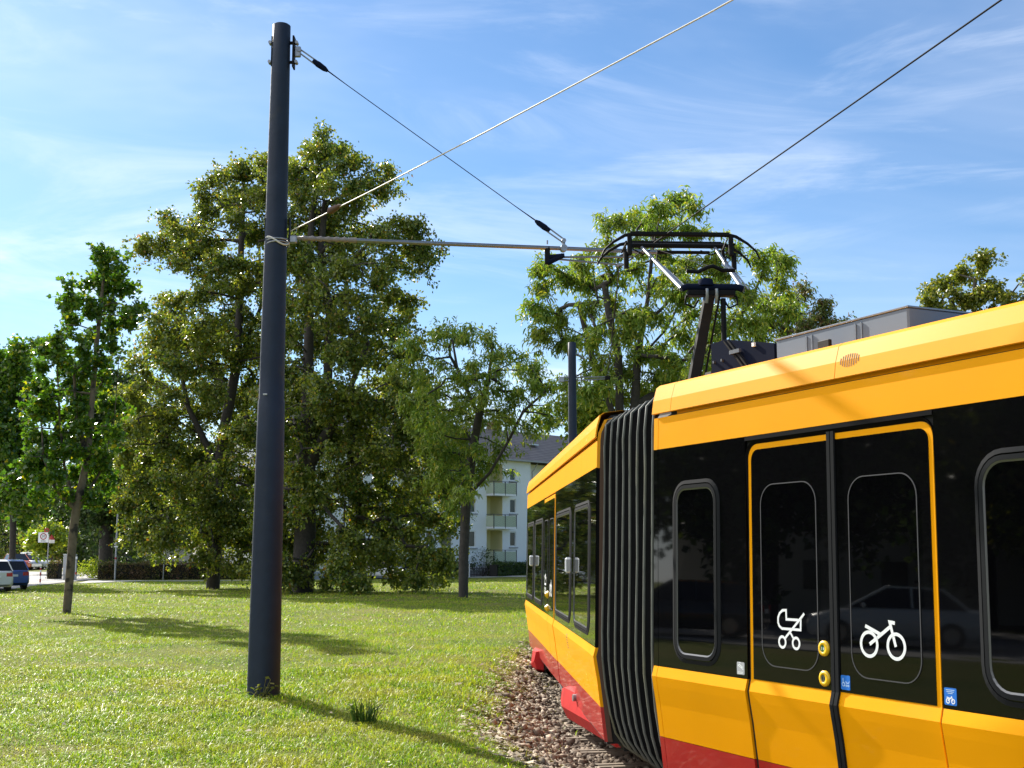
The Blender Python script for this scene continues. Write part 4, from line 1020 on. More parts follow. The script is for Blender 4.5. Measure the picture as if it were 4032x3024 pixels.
def leaves(r, C, L, W, droop=.4, fold=.25, flat=.6, shape='kite', out=None, jit=.8):
    n = len(C); a = r.normal(size=(n, 3))*jit
    if out is not None: a += out
    a[:, 2] -= droop; a = unit(a); nz = r.normal(size=(n, 3)); nz[:, 2] += flat*2; nz = nz-a*np.sum(a*nz, 1)[:, None]; nz = unit(nz); s = np.cross(a, nz)
    L = L*r.uniform(.65, 1.3, n); W = W*r.uniform(.7, 1.25, n)
    A_, S_, Z_ = a*L[:, None], s*W[:, None], nz*(W*fold)[:, None]
    if shape == 'kite':
        V = np.stack([C, C+A_*.45+S_*.5+Z_, C+A_, C+A_*.45-S_*.5+Z_], 1); F_ = np.arange(n*4).reshape(-1, 4); return V.reshape(-1, 3), [F_]
    if shape == 'maple':
        o = [(0, 0, 0), (.05, .42, .3), (.45, .55, .35), (.52, .28, .1), (1, 0, -.2), (.52, -.28, .1), (.45, -.55, .35), (.05, -.42, .3)]
        V = np.stack([C+A_*x+S_*y+Z_*z for x, y, z in o], 1); b = np.arange(n)*8
        return V.reshape(-1, 3), [np.concatenate([np.stack([b, b+1, b+2, b+3], 1), np.stack([b, b+3, b+4, b+5], 1), np.stack([b, b+5, b+6, b+7], 1)])]
    if shape == 'frond':                         # drooping strip of three pieces
        dz = np.zeros((n, 3)); dz[:, 2] = -1; p = C.copy(); V = [p-S_*.25, p+S_*.25]; dirn = a
        for k in range(3):
            p = p+unit(dirn)*(L/3)[:, None]; w = (.55, .5, .12)[k]; V += [p-S_*w, p+S_*w]; dirn = dirn+dz*.55
        V = np.stack(V, 1); b = np.arange(n)*8
        return V.reshape(-1, 3), [np.concatenate([np.stack([b+2*k, b+2*k+1, b+2*k+3, b+2*k+2], 1) for k in range(3)])]
def combine(parts):
    Vs = []; Fs = []; base = 0
    for V, F_ in parts:
        Vs.append(V); Fs += [f+base for f in F_]; base += len(V)
    return np.concatenate(Vs), Fs
def make_tree(name, label, cat, base, trunk, blobs, natt, seed, bark, leafm, leaf, group=None, per=70, R_=.45, trunk_r=None, world_pts=True, rtip=.006, expo=.5, zpen=.9, inner=.35, bend=.10, sub=2, lenpen=.12, fill=.3):
    r = np.random.default_rng(seed); base = np.array(base, float)
    tot = sum(b[2] for b in blobs); att = np.concatenate([ray_pts(r, max(4, int(natt*(1-fill)*b[2]/tot)), b[0], b[1], inner) for b in blobs]+[ellipsoid_pts(r, max(1, int(natt*fill*b[2]/tot)), b[0], [q*1.04 for q in b[1]], .1) for b in blobs])
    att = att[att[:, 2] > base[2]+.35]
    nn, par, rad, tips = grow(r, trunk, att, rtip=rtip, expo=expo, zpen=zpen, bend=bend, lenpen=lenpen)
    if trunk_r: rad = rad*trunk_r/max(rad[0], 1e-6) if False else np.where(rad > rad[0]*.25, rad*(trunk_r/rad[0]), rad*(1+(trunk_r/rad[0]-1)*(rad/(rad[0]*.25))))
    e = empty(name, base, label, cat, group)
    V, F_ = tubes(nn, par, rad)
    # root flare
    me = big_mesh('trunk', V, [F_], [bark]); me.polygons.foreach_set('use_smooth', [True]*len(me.polygons)); link('trunk', me, e)
    T_ = nn[tips]; pp = nn[par[tips]]; cen = []; outd = []
    for k in range(sub):
        q = T_*(1-k*.5/sub)+pp*(k*.5/sub) if k else T_
        cen.append(np.repeat(q, per//sub, 0)); outd.append(np.repeat(unit(T_-pp), per//sub, 0))
    C = np.concatenate(cen); O_ = np.concatenate(outd); n = len(C)
    # sub-clumps inside each cluster
    ncl = len(tips)*5; sc = r.normal(size=(ncl, 3))*R_*.62; cid = (np.arange(n)//max(1, per//sub)) % len(tips); pick = cid*5+r.integers(0, 5, n)
    C = C+sc[pick]+r.normal(size=(n, 3))*R_*.34; C[:, 2] -= .05
    C = C[C[:, 2] > base[2]+.12]; O_ = O_[:len(C)]
    VL, FL = leaves(r, C, out=O_*.3, **leaf)
    link('crown', big_mesh('crown', VL, FL, [leafm]), e)
    return e
LM = {}
LM['linden'] = leaf_mat('linden leaf', [(0, (.045, .095, .018)), (.35, (.105, .17, .028)), (.7, (.21, .265, .045)), (.93, (.34, .35, .07)), (.985, (.30, .20, .04)), (1, (.40, .16, .03))], trans=.5, rough=.34, spec=.6, patch=.45, pscale=.35, patch_col=(.24, .27, .05), tcol=(1.2, 1.15, .4))
LM['tulip'] = leaf_mat('young tree leaf', [(0, (.035, .085, .012)), (.4, (.07, .15, .018)), (.8, (.13, .22, .028)), (.95, (.26, .30, .03)), (1, (.55, .42, .03))], trans=.45, rough=.26, spec=.6, patch=.35, pscale=.6, patch_col=(.12, .20, .02), tcol=(1.2, 1.4, .4))
LM['locust'] = leaf_mat('locust frond', [(0, (.09, .17, .025)), (.4, (.17, .27, .038)), (.8, (.28, .36, .055)), (.95, (.42, .40, .06)), (1, (.46, .38, .06))], trans=.45, rough=.4, patch=.5, pscale=.45, patch_col=(.26, .28, .05), tcol=(1.15, 1.2, .45))
LM['pod'] = leaf_mat('locust frond with pods', [(0, (.07, .11, .03)), (.5, (.15, .19, .04)), (.8, (.20, .15, .06)), (1, (.18, .08, .04))], trans=.35, rough=.5)
LM['bright'] = leaf_mat('bright yellow-green leaf', [(0, (.12, .19, .02)), (.6, (.24, .30, .03)), (1, (.42, .42, .04))], trans=.5, rough=.4)
LM['olive'] = leaf_mat('yellowish olive leaf', [(0, (.08, .12, .015)), (.5, (.17, .20, .025)), (.9, (.32, .30, .05)), (1, (.42, .34, .06))], trans=.4, rough=.38)
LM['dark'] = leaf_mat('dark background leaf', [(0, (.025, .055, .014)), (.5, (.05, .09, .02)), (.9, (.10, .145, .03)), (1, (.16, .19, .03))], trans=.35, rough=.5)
def B(px, py, rx, ry, Y, w=None, dy=0.0, rd=None):
    """crown blob given by where it stands in the photo; returns centre, radii, weight"""
    c = at(px, py, Y+dy); s = (Y+dy)/4898.0; a, b = rx*s, ry*s; dpt = rd if rd else (a+b)/2*.9
    return (c, (a, dpt, b), w if w else (a*dpt*b)**.72)

def outline_blobs(poly, Y, n, rpx, D, seed, flat=.72):
    """fills a crown outline (places in the photo at distance Y) with many overlapping branch fans, spread in depth too"""
    r = np.random.default_rng(seed); P = np.array(poly, float)*1.8228; lo, hi = P.min(0), P.max(0)
    def inside(x, y):
        c = False; j = len(P)-1
        for i in range(len(P)):
            if (P[i, 1] > y) != (P[j, 1] > y) and x < (P[j, 0]-P[i, 0])*(y-P[i, 1])/(P[j, 1]-P[i, 1])+P[i, 0]: c = not c
            j = i
        return c
    C = []; out = []; cx = (lo[0]+hi[0])/2; hw = (hi[0]-lo[0])/2
    for _ in range(n):
        best = None
        for _t in range(14):
            for _q in range(60):
                q = lo+r.random(2)*(hi-lo)
                if all(inside(q[0]+a*rpx, q[1]+b*rpx*flat) for a, b in ((.55, 0), (-.55, 0), (0, .55), (0, -.55))): break
            else: continue
            d = min([np.linalg.norm(q-c) for c in C], default=1e9)
            if best is None or d > best[0]: best = (d, q)
        if best is None: continue
        C.append(best[1]); q = best[1]; f = r.uniform(.75, 1.2); dep = math.sqrt(max(.05, 1-((q[0]-cx)/(hw*1.05))**2))*D
        out.append(B(q[0], q[1], rpx*f, rpx*f*flat, Y, w=f*f, dy=r.uniform(-1, 1)*dep))
    return out
# big linden behind the mast (two leaders)
Y = 60.0; b0 = gpt(1195, Y, -.05)
tr = [[b0, b0+[0, 0, 1.2], b0+[.05, 0, 3], at(1200, 1900, Y), at(1215, 1650, Y), at(1215, 1400, Y), at(1218, 1150, Y), at(1225, 900, Y), at(1250, 700, Y)],
      [at(1215, 1750, Y), at(1290, 1500, Y+.5), at(1300, 1250, Y+.5), at(1262, 1000, Y+.4), at(1280, 800, Y)],
      [at(1205, 1850, Y), at(1350, 1600, Y-1), at(1450, 1350, Y-1)], [at(1205, 1850, Y), at(1060, 1600, Y+1), at(1000, 1350, Y+1)]]
blobs = outline_blobs([(690,258),(760,322),(832,340),(872,430),(948,515),(945,610),(890,680),(930,760),(990,900),(1015,1010),(1005,1180),(970,1275),(800,1280),(640,1275),(550,1250),(550,1000),(565,700),(570,330),(630,295)], Y, 95, 88, 4.5, 61)+outline_blobs([(550,820),(930,800),(990,900),(1015,1010),(1005,1180),(970,1280),(800,1288),(640,1285),(550,1250)], Y, 60, 88, 5, 71)+outline_blobs([(640,290),(700,300),(840,370),(930,530),(900,640),(920,780),(600,800),(590,420)], Y, 34, 84, 4, 73)+[B(1268, 520, 45, 50, Y, .4), B(1240, 600, 70, 50, Y, .6), B(1310, 610, 60, 45, Y, .5), B(1395, 640, 50, 40, Y, .4), B(1530, 665, 55, 35, Y, .4)]
make_tree('linden_tree', 'big linden tree with olive drooping foliage, tallest crown, right behind the dark mast', 'tree', b0, tr, blobs, 6400, 11, M['bark_dark'], LM['linden'], dict(L=.165, W=.13, droop=.75, fold=.2, flat=.3), per=25, R_=.26, trunk_r=.52, inner=.2, rtip=.0075, zpen=.5)
# second linden left of the mast
Y = 66.0; b0 = gpt(842, Y, 0)
tr = [[b0, at(845, 2150, Y), at(850, 1950, Y), at(880, 1700, Y), at(930, 1450, Y), at(945, 1200, Y), at(950, 950, Y), at(960, 760, Y)], [at(860, 1850, Y), at(740, 1600, Y), at(690, 1350, Y)], [at(930, 1450, Y), at(1030, 1200, Y+.5), at(1020, 950, Y)]]
blobs = outline_blobs([(570,300),(520,340),(430,370),(395,440),(340,465),(278,498),(275,548),(335,570),(298,612),(340,660),(280,720),(245,870),(235,1040),(262,1130),(330,1200),(400,1215),(520,1245),(640,1235),(640,700),(630,320)], Y, 85, 88, 4.5, 62)+outline_blobs([(300,700),(640,700),(640,1180),(500,1215),(330,1190),(240,1100),(245,870)], Y, 40, 88, 5, 72)+outline_blobs([(560,330),(640,330),(640,760),(330,760),(340,640),(300,520),(420,420)], Y, 26, 84, 4, 74)
make_tree('linden_tree', 'large linden tree with yellowish olive leaves, directly left of the dark mast', 'tree', b0, tr, blobs, 5200, 12, M['bark_dark'], LM['linden'], dict(L=.175, W=.14, droop=.6, fold=.2, flat=.4), per=26, R_=.27, trunk_r=.36, inner=.2, rtip=.0075)
# young tree at the left
Y = 37.3; b0 = gpt(273, Y, 0)
fork = at(300, 2010, Y)
tr = [[b0, b0+[.02, 0, .5], at(280, 2200, Y), at(290, 2080, Y), fork, at(345, 1800, Y), at(365, 1550, Y), at(385, 1300, Y), at(410, 1080, Y)], [fork, at(255, 1850, Y), at(235, 1650, Y), at(225, 1450, Y)], [fork, at(220, 1930, Y-.3), at(170, 1800, Y-.3), at(160, 1600, Y)], [fork, at(400, 1850, Y+.5), at(450, 1650, Y+.5), at(470, 1400, Y+.3)], [at(345, 1800, Y), at(300, 1650, Y), at(290, 1450, Y)]]
blobs = outline_blobs([(225,522),(258,550),(294,578),(290,640),(322,680),(292,725),(255,790),(275,870),(292,960),(255,1040),(200,1085),(130,1095),(70,1080),(30,1040),(50,950),(40,870),(80,790),(78,740),(118,715),(122,640),(162,620),(165,555)], Y, 60, 62, 1.3, 63, .95)+[B(410, 1000, 35, 45, Y, .35), B(480, 1080, 30, 50, Y, .3), B(185, 1360, 30, 45, Y, .3)]
make_tree('young_maple_tree', 'slender young tree with glossy green leaves and bare leaning trunk on the lawn at left', 'tree', b0, tr, blobs, 850, 13, M['bark_young'], LM['tulip'], dict(L=.13, W=.13, droop=.25, fold=.25, flat=.3, shape='maple'), per=22, R_=.15, trunk_r=.125, rtip=.005, inner=.2, zpen=1.6)
# tree at the left edge behind
Y = 80.0; b0 = gpt(50, Y, 0)
tr = [[b0, at(50, 2150, Y), at(52, 2050, Y), at(40, 1900, Y), at(60, 1700, Y), at(90, 1500, Y)]]
blobs = outline_blobs([(-10,750),(20,745),(50,715),(80,755),(100,800),(70,900),(100,1000),(125,1085),(60,1130),(-80,1130),(-100,780)], Y, 34, 85, 3, 64, .9)
make_tree('broadleaf_tree', 'dark trunked tree at the left edge behind the parked blue car', 'tree', b0, tr, blobs, 700, 14, M['bark_dark'], LM['tulip'], dict(L=.24, W=.24, droop=.3, fold=.2, flat=.4, shape='maple'), per=48, R_=.42, trunk_r=.20, inner=.2)
# thick dark trunk tree
Y = 100.0; b0 = gpt(418, Y, 0)
tr = [[b0, at(418, 2150, Y), at(420, 2050, Y), at(430, 1900, Y), at(440, 1700, Y), at(440, 1500, Y)]]
blobs = [B(430, 1560, 170, 130, Y, 4), B(450, 1750, 210, 160, Y, 7), B(360, 1950, 220, 120, Y, 5), B(540, 2010, 130, 110, Y, 3), B(620, 1850, 130, 170, Y, 4)]
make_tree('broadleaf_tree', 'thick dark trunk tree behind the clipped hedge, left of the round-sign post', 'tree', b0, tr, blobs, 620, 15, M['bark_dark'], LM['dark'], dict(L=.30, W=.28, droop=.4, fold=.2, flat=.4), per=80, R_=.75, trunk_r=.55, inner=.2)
# honey locusts
Y = 44.0; b0 = gpt(2440, Y, -.1)
tr = [[b0, at(2440, 2000, Y), at(2445, 1800, Y), at(2440, 1600, Y), at(2435, 1400, Y), at(2400, 1250, Y), at(2380, 1120, Y)],
      [at(2445, 1850, Y), at(2500, 1600, Y), at(2510, 1400, Y), at(2550, 1180, Y), at(2570, 980, Y), at(2600, 850, Y)], [at(2510, 1420, Y), at(2620, 1300, Y+.5), at(2700, 1150, Y+.5), at(2800, 1020, Y+.3)],
      [at(2440, 1700, Y), at(2330, 1400, Y-.5), at(2280, 1200, Y-.5), at(2230, 1100, Y-.5)], [at(2500, 1600, Y), at(2700, 1480, Y+.5), at(2850, 1330, Y+.5), at(2960, 1180, Y)]]
blobs = outline_blobs([(1300,460),(1400,436),(1500,402),(1536,440),(1520,500),(1612,515),(1705,528),(1735,585),(1700,640),(1745,700),(1745,770),(1500,880),(1250,910),(1195,880),(1185,780),(1145,725),(1132,640),(1152,585),(1232,550),(1290,505)], Y, 70, 80, 3, 65, .6)
FR = dict(L=.22, W=.050, droop=.3, fold=.0, flat=.2, shape='frond')
make_tree('honey_locust_tree', 'airy honey locust with feathery bright leaves, behind the pantograph', 'tree', b0, tr, blobs, 1500, 16, M['bark_dark'], LM['locust'], FR, per=30, R_=.22, trunk_r=.26, inner=.1, zpen=.7, rtip=.0065)
Y = 50.0; b0 = gpt(3080, Y, -.1)
tr = [[b0, at(3090, 1900, Y), at(3100, 1650, Y), at(3110, 1450, Y), at(3150, 1300, Y)], [at(3100, 1500, Y), at(3200, 1380, Y), at(3270, 1280, Y)]]
blobs = outline_blobs([(1640,650),(1690,612),(1750,615),(1808,655),(1835,705),(1700,780),(1600,780)], Y, 14, 60, 1.5, 66, .6)
make_tree('honey_locust_tree', 'sparse locust crown with brown seed pods, above the grey roof box', 'tree', b0, tr, blobs, 230, 17, M['bark'], LM['pod'], FR, per=30, R_=.26, trunk_r=.20, inner=.15)
Y = 52.0; b0 = gpt(1825, Y, 0)
fk = at(1835, 1980, Y)
tr = [[b0, b0+[0, 0, 1.5], fk, at(1860, 1780, Y), at(1890, 1620, Y), at(1925, 1480, Y), at(1940, 1350, Y)], [at(1835, 1960, Y), at(1930, 1860, Y-1), at(2000, 1740, Y-1), at(2060, 1620, Y-1), at(2150, 1540, Y-1)], [at(1885, 1640, Y), at(1800, 1450, Y), at(1780, 1330, Y)], [at(1925, 1480, Y), at(2060, 1400, Y), at(2160, 1370, Y)]]
blobs = outline_blobs([(870,700),(950,690),(1010,680),(1085,708),(1105,745),(1195,785),(1232,860),(1222,915),(1150,945),(1115,940),(1108,1005),(1065,1050),(1005,1070),(1000,1115),(945,1125),(905,1000),(860,900),(840,790)], Y, 55, 80, 3, 67, .6)
make_tree('honey_locust_tree', 'honey locust with leaning limbs in front of the white apartment block', 'tree', b0, tr, blobs, 820, 18, M['bark_dark'], LM['locust'], FR, per=28, R_=.23, trunk_r=.21, inner=.1, zpen=.7, rtip=.0075)
Y = 60.0; b0 = gpt(3830, Y, 0)
tr = [[b0, at(3830, 1600, Y), at(3830, 1300, Y), at(3840, 1100, Y)], [at(3830, 1350, Y), at(3740, 1180, Y)], [at(3830, 1350, Y), at(3950, 1200, Y), at(4010, 1120, Y)]]
blobs = outline_blobs([(1985,670),(1998,612),(2035,598),(2048,575),(2075,538),(2100,560),(2122,545),(2152,556),(2178,640),(2212,585),(2262,600),(2280,780),(1985,780)], Y, 30, 52, 2, 68, .9)
make_tree('broadleaf_tree', 'yellowish green treetop showing above the tram roof at the right edge', 'tree', b0, tr, blobs, 480, 19, M['bark'], LM['olive'], dict(L=.18, W=.14, droop=.6, fold=.25, flat=.3), per=42, R_=.26, trunk_r=.25, inner=.2)
Y = 112.0; b0 = gpt(205, Y, .2)
tr = [[b0, at(205, 2170, Y), at(200, 2130, Y)]]
make_tree('small_tree', 'small bright yellow-green tree right behind the zone sign', 'tree', b0, tr, [B(200, 2110, 75, 60, Y, 1)], 70, 20, M['bark'], LM['bright'], dict(L=.34, W=.3, droop=.4, fold=.2, flat=.4), per=60, R_=.55, trunk_r=.12, inner=.2)
Y = 50.0; b0 = gpt(2300, Y, 0)
make_tree('small_tree', 'small yellow-green tree between the distant mast and the bellows', 'tree', b0, [[b0, at(2305, 2000, Y), at(2310, 1750, Y)]], [B(2320, 1620, 110, 80, Y, 1), B(2400, 1680, 90, 60, Y, .6), B(2330, 1780, 110, 90, Y, .6)], 110, 22, M['bark'], LM['bright'], dict(L=.22, W=.17, droop=.5, fold=.2, flat=.4), per=60, R_=.45, trunk_r=.12, inner=.2)

# generic background trees: two builds, then copies
def proto(seed, lm, H, name, label, loc, group, W=.36, bark='bark_dark'):
    b = np.array(loc, float); tr = [[b, b+[0, 0, H*.25], b+[.1, 0, H*.5], b+[0, .1, H*.8]]]
    bl = [(b+[0, 0, H*.62], (H*.33, H*.33, H*.34), 4), (b+[H*.12, 0, H*.42], (H*.24, H*.26, H*.2), 2), (b+[-H*.13, 0, H*.46], (H*.24, H*.24, H*.2), 2), (b+[0, 0, H*.86], (H*.14, H*.14, H*.14), .8)]
    return make_tree(name, label, 'tree', b, tr, bl, 300, seed, M[bark], LM[lm], dict(L=W, W=W*.8, droop=.4, fold=.2, flat=.4), group=group, per=70, R_=.075*H*.9, trunk_r=.3, inner=.2)
def copy_tree(o, loc, rz=0.0, sc=1.0, label=None, group=None, szv=None):
    c = o.copy(); col.objects.link(c); c.location = loc; c.rotation_euler.z = rz; c.scale = szv if szv else (sc, sc, sc)
    if label: c['label'] = label
    if group: c['group'] = group
    for ch in o.children:
        k = ch.copy(); col.objects.link(k); k.parent = c
        for g in ch.children:
            q = g.copy(); col.objects.link(q); q.parent = k
    return c
BG = 'trees behind the parking area'
pA = proto(31, 'dark', 13, 'broadleaf_tree', 'dark tree far behind the parking area, in the middle of the far row', gpt(300, 150, .4), BG)
pB = proto(32, 'linden', 12, 'broadleaf_tree', 'olive tree far behind the parking area, beside the dark ones', gpt(150, 165, .4), BG)
lab_bg = 'dense background tree in the row closing off the parking area'
for px, Yd, s_, p_ in ((-60, 180, 1.0, pA), (30, 175, .8, pB), (90, 185, .85, pA), (230, 180, 1.0, pB), (400, 150, 1.05, pA), (520, 135, .95, pA), (640, 130, .95, pB), (760, 140, 1.1, pA), (-160, 150, 1.1, pA)):
    copy_tree(p_, gpt(px, Yd, .4), px*.7, s_, lab_bg, BG)
pA['label'] = lab_bg; pB['label'] = lab_bg
RG = 'street trees left of the lawn'; lab_rg = 'street tree beside the road left of the lawn, mirrored in the tram windows'
for (x, y, s_, p_) in ((-27, 34, .85, pB), (-31, 26, 1.0, pA), (-33, 16, 1.0, pB), (-31, 7, 1.0, pA), (-33, -2, 1.1, pB), (-32, -12, 1.0, pA), (-42, 22, 1.3, pA), (-44, 6, 1.3, pB), (-40, 40, 1.2, pA), (-42, -10, 1.3, pA)):
    copy_tree(p_, (x, y, 0), x*y*.1, s_, lab_rg, RG)

# ------------------------------------------------------------------ hedges and shrubs
def hedge(name, line, H, D, m, label, seed, dens=420, leafL=.13, cat='hedge', top_m=None, z0=0.0, core=True):
    r = np.random.default_rng(seed); line = [np.array(p, float) for p in line]; e = empty(name, (line[0][0], line[0][1], z0), label, cat)
    Cs = []; mb = MB()
    for a, b in zip(line[:-1], line[1:]):
        t = b-a; L = np.linalg.norm(t); t = t/L; q = np.array([t[1], -t[0]]); n = int(L*H*dens)
        u = r.random(n)*L; v = r.random(n); side = r.random(n); z = np.where(side < .75, H*v, H+r.normal(0, .05, n)+.06*np.sin(u*2.1)); w = np.where(side < .75, D/2*np.sign(r.random(n)-.35)*r.uniform(.85, 1.08, n), r.uniform(-.5, .5, n)*D)
        Cs.append(np.stack([a[0]+t[0]*u+q[0]*w, a[1]+t[1]*u+q[1]*w, z0+np.maximum(z, .05)], 1))
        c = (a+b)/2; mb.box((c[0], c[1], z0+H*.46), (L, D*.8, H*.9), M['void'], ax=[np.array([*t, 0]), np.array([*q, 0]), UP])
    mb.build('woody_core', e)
    V, F_ = leaves(r, np.concatenate(Cs), leafL, leafL*.8, droop=.1, fold=.2, flat=.3); link('foliage', big_mesh('foliage', V, F_, [m]), e)
    return e
HM = leaf_mat('hedge leaf', [(0, (.045, .07, .015)), (.45, (.085, .11, .02)), (.75, (.17, .16, .035)), (.9, (.20, .11, .06)), (1, (.26, .12, .09))], trans=.35, rough=.5, patch=.7, pscale=.5, patch_col=(.18, .10, .065))
hedge('hedge', [gpt(395, 94)[:2], gpt(640, 94)[:2], gpt(1000, 95)[:2]], 1.22, 1.0, HM, 'long clipped hedge of mixed green and reddish leaves behind the lawn, left of the mast', 41)
hedge('hedge', [gpt(196, 95)[:2], gpt(240, 95)[:2]], 1.3, 1.0, HM, 'short clump of reddish hedge between the zone sign and the grey cabinet', 42)
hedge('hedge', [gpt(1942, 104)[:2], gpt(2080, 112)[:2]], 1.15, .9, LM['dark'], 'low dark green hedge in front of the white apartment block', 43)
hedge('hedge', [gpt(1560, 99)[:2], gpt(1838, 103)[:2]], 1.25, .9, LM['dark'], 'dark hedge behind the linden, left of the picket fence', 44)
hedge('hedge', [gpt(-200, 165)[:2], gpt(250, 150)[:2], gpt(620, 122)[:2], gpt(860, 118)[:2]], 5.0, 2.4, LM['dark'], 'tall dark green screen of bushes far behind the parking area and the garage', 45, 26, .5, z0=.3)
def shrub(name, c, rad, m, label, seed, n=1500, L=.16):
    r = np.random.default_rng(seed); e = empty(name, c, label, 'shrub'); P_ = ellipsoid_pts(r, n, (c[0], c[1], c[2]+rad[2]*.8), rad, .55); P_ = P_[P_[:, 2] > c[2]+.03]
    P_ += .18*np.array(rad)*np.sin(P_*3.1/np.array(rad)*1.3)
    V, F_ = leaves(r, P_, L, L*.7, droop=.2, fold=.2, flat=.3); link('foliage', big_mesh('foliage', V, F_, [m]), e)
    mb = MB(); rr2 = random.Random(seed)
    for k in range(9): mb.tube([np.array(c), np.array(c)+np.array([rr2.uniform(-.6, .6)*rad[0], rr2.uniform(-.6, .6)*rad[1], rad[2]*rr2.uniform(.8, 1.4)])], [.03, .008], M['bark_dark'], 4)
    mb.build('stems', e); return e
shrub('shrub', gpt(365, 98), (2.0, 1.2, .85), LM['bright'], 'bright yellow-green shrub above the hedge behind the young tree', 51)
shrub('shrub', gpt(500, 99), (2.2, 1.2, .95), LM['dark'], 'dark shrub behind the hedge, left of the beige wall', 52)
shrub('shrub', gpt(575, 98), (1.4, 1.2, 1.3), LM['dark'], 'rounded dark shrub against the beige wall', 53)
shrub('shrub', gpt(1900, 106.5), (1.5, 1.0, 1.3), LM['dark'], 'dark rounded shrub below the balconies of the apartment block', 54)
shrub('shrub', gpt(2045, 111), (1.2, .8, .75), LM['dark'], 'small flowering shrub at the right foot of the apartment block', 55, 700)
shrub('shrub', gpt(120, 140, .4), (5, 3, 2.6), LM['linden'], 'wide grey-green shrub behind the row of parked cars', 56, 2600, .3)
shrub('shrub', gpt(1100, 92), (1.6, 1.4, 1.0), LM['dark'], 'low dark shrub under the linden right of the mast', 57)

# ------------------------------------------------------------------ buildings
fe = np.array([.705, .709, 0]); fe /= np.linalg.norm(fe); fn = np.array([fe[1], -fe[0], 0]); FO = np.array([-.36, 109, 0])
FP = lambda u, z, o=0.0: FO+fe*u+fn*o+UP*z
bld = empty('apartment_building', FP(0, 0), 'white three-storey apartment block with grey-brown tiled roof and green balconies', 'building')
AX = [fe, fn, UP]
def bx(mb, u0, u1, z0, z1, o0, o1, m): mb.box(FP((u0+u1)/2, (z0+z1)/2, (o0+o1)/2), (abs(u1-u0), abs(o1-o0), z1-z0), M[m], ax=AX)
UL, UR, EV = -22.0, 2.9, 10.15
openings = []                                   # (u0,u1,z0,z1,depth)
unit_us = [0, -9.6, -19.2, -28.0]
loggias = []; wins = []
rows = [(2.60, 3.92), (5.52, 6.78), (8.38, 9.52)]
for uc in (0, -9.8):
    for r_i, (z0, z1) in enumerate(rows):
        wins.append((uc+.12+.12, uc+1.02, z0, z1)); wins.append((uc-5.2, uc-3.9, z0-.1, z1)); wins.append((uc-7.9, uc-6.6, z0-.1, z1))
        loggias.append((uc-2.6, uc-.68, (1.25, 4.30, 7.15)[r_i], (4.0, 6.95, 9.75)[r_i]))
openings = [(a, b, c, d, .14) for a, b, c, d in wins]+[(a, b, c, d, 1.5) for a, b, c, d in loggias]
# wall as a grid with holes
us = sorted(set([UL, UR]+[o[0] for o in openings]+[o[1] for o in openings])); zs = sorted(set([0, EV]+[o[2] for o in openings]+[o[3] for o in openings]))
mb = MB()
for a, b in zip(us[:-1], us[1:]):
    for c, d in zip(zs[:-1], zs[1:]):
        if any(o[0] <= a+1e-6 and o[1] >= b-1e-6 and o[2] <= c+1e-6 and o[3] >= d-1e-6 for o in openings): continue
        mb.add([FP(a, c), FP(b, c), FP(b, d), FP(a, d)], [(0, 1, 2, 3)], M['plaster'])
for (a, b, c, d, dep) in openings:
    mm = M['plaster'] if dep < 1 else M['plaster_yellow']
    q = [FP(a, c), FP(b, c), FP(b, d), FP(a, d)]; k = [FP(a, c, -dep), FP(b, c, -dep), FP(b, d, -dep), FP(a, d, -dep)]
    mb.add(q+k, [(0, 4, 5, 1), (1, 5, 6, 2), (2, 6, 7, 3), (3, 7, 4, 0)], mm)
    if dep > 1: mb.add(k, [(0, 1, 2, 3)], mm)
# side and rear walls, with gable
DP = 10.5
for u_ in (UL, UR):
    mb.add([FP(u_, 0), FP(u_, EV), FP(u_, EV+3.1, -DP/2), FP(u_, EV, -DP), FP(u_, 0, -DP)], [(0, 1, 2, 3, 4)], M['plaster'])
mb.add([FP(UL, 0, -DP), FP(UR, 0, -DP), FP(UR, EV, -DP), FP(UL, EV, -DP)], [(0, 1, 2, 3)], M['plaster'])
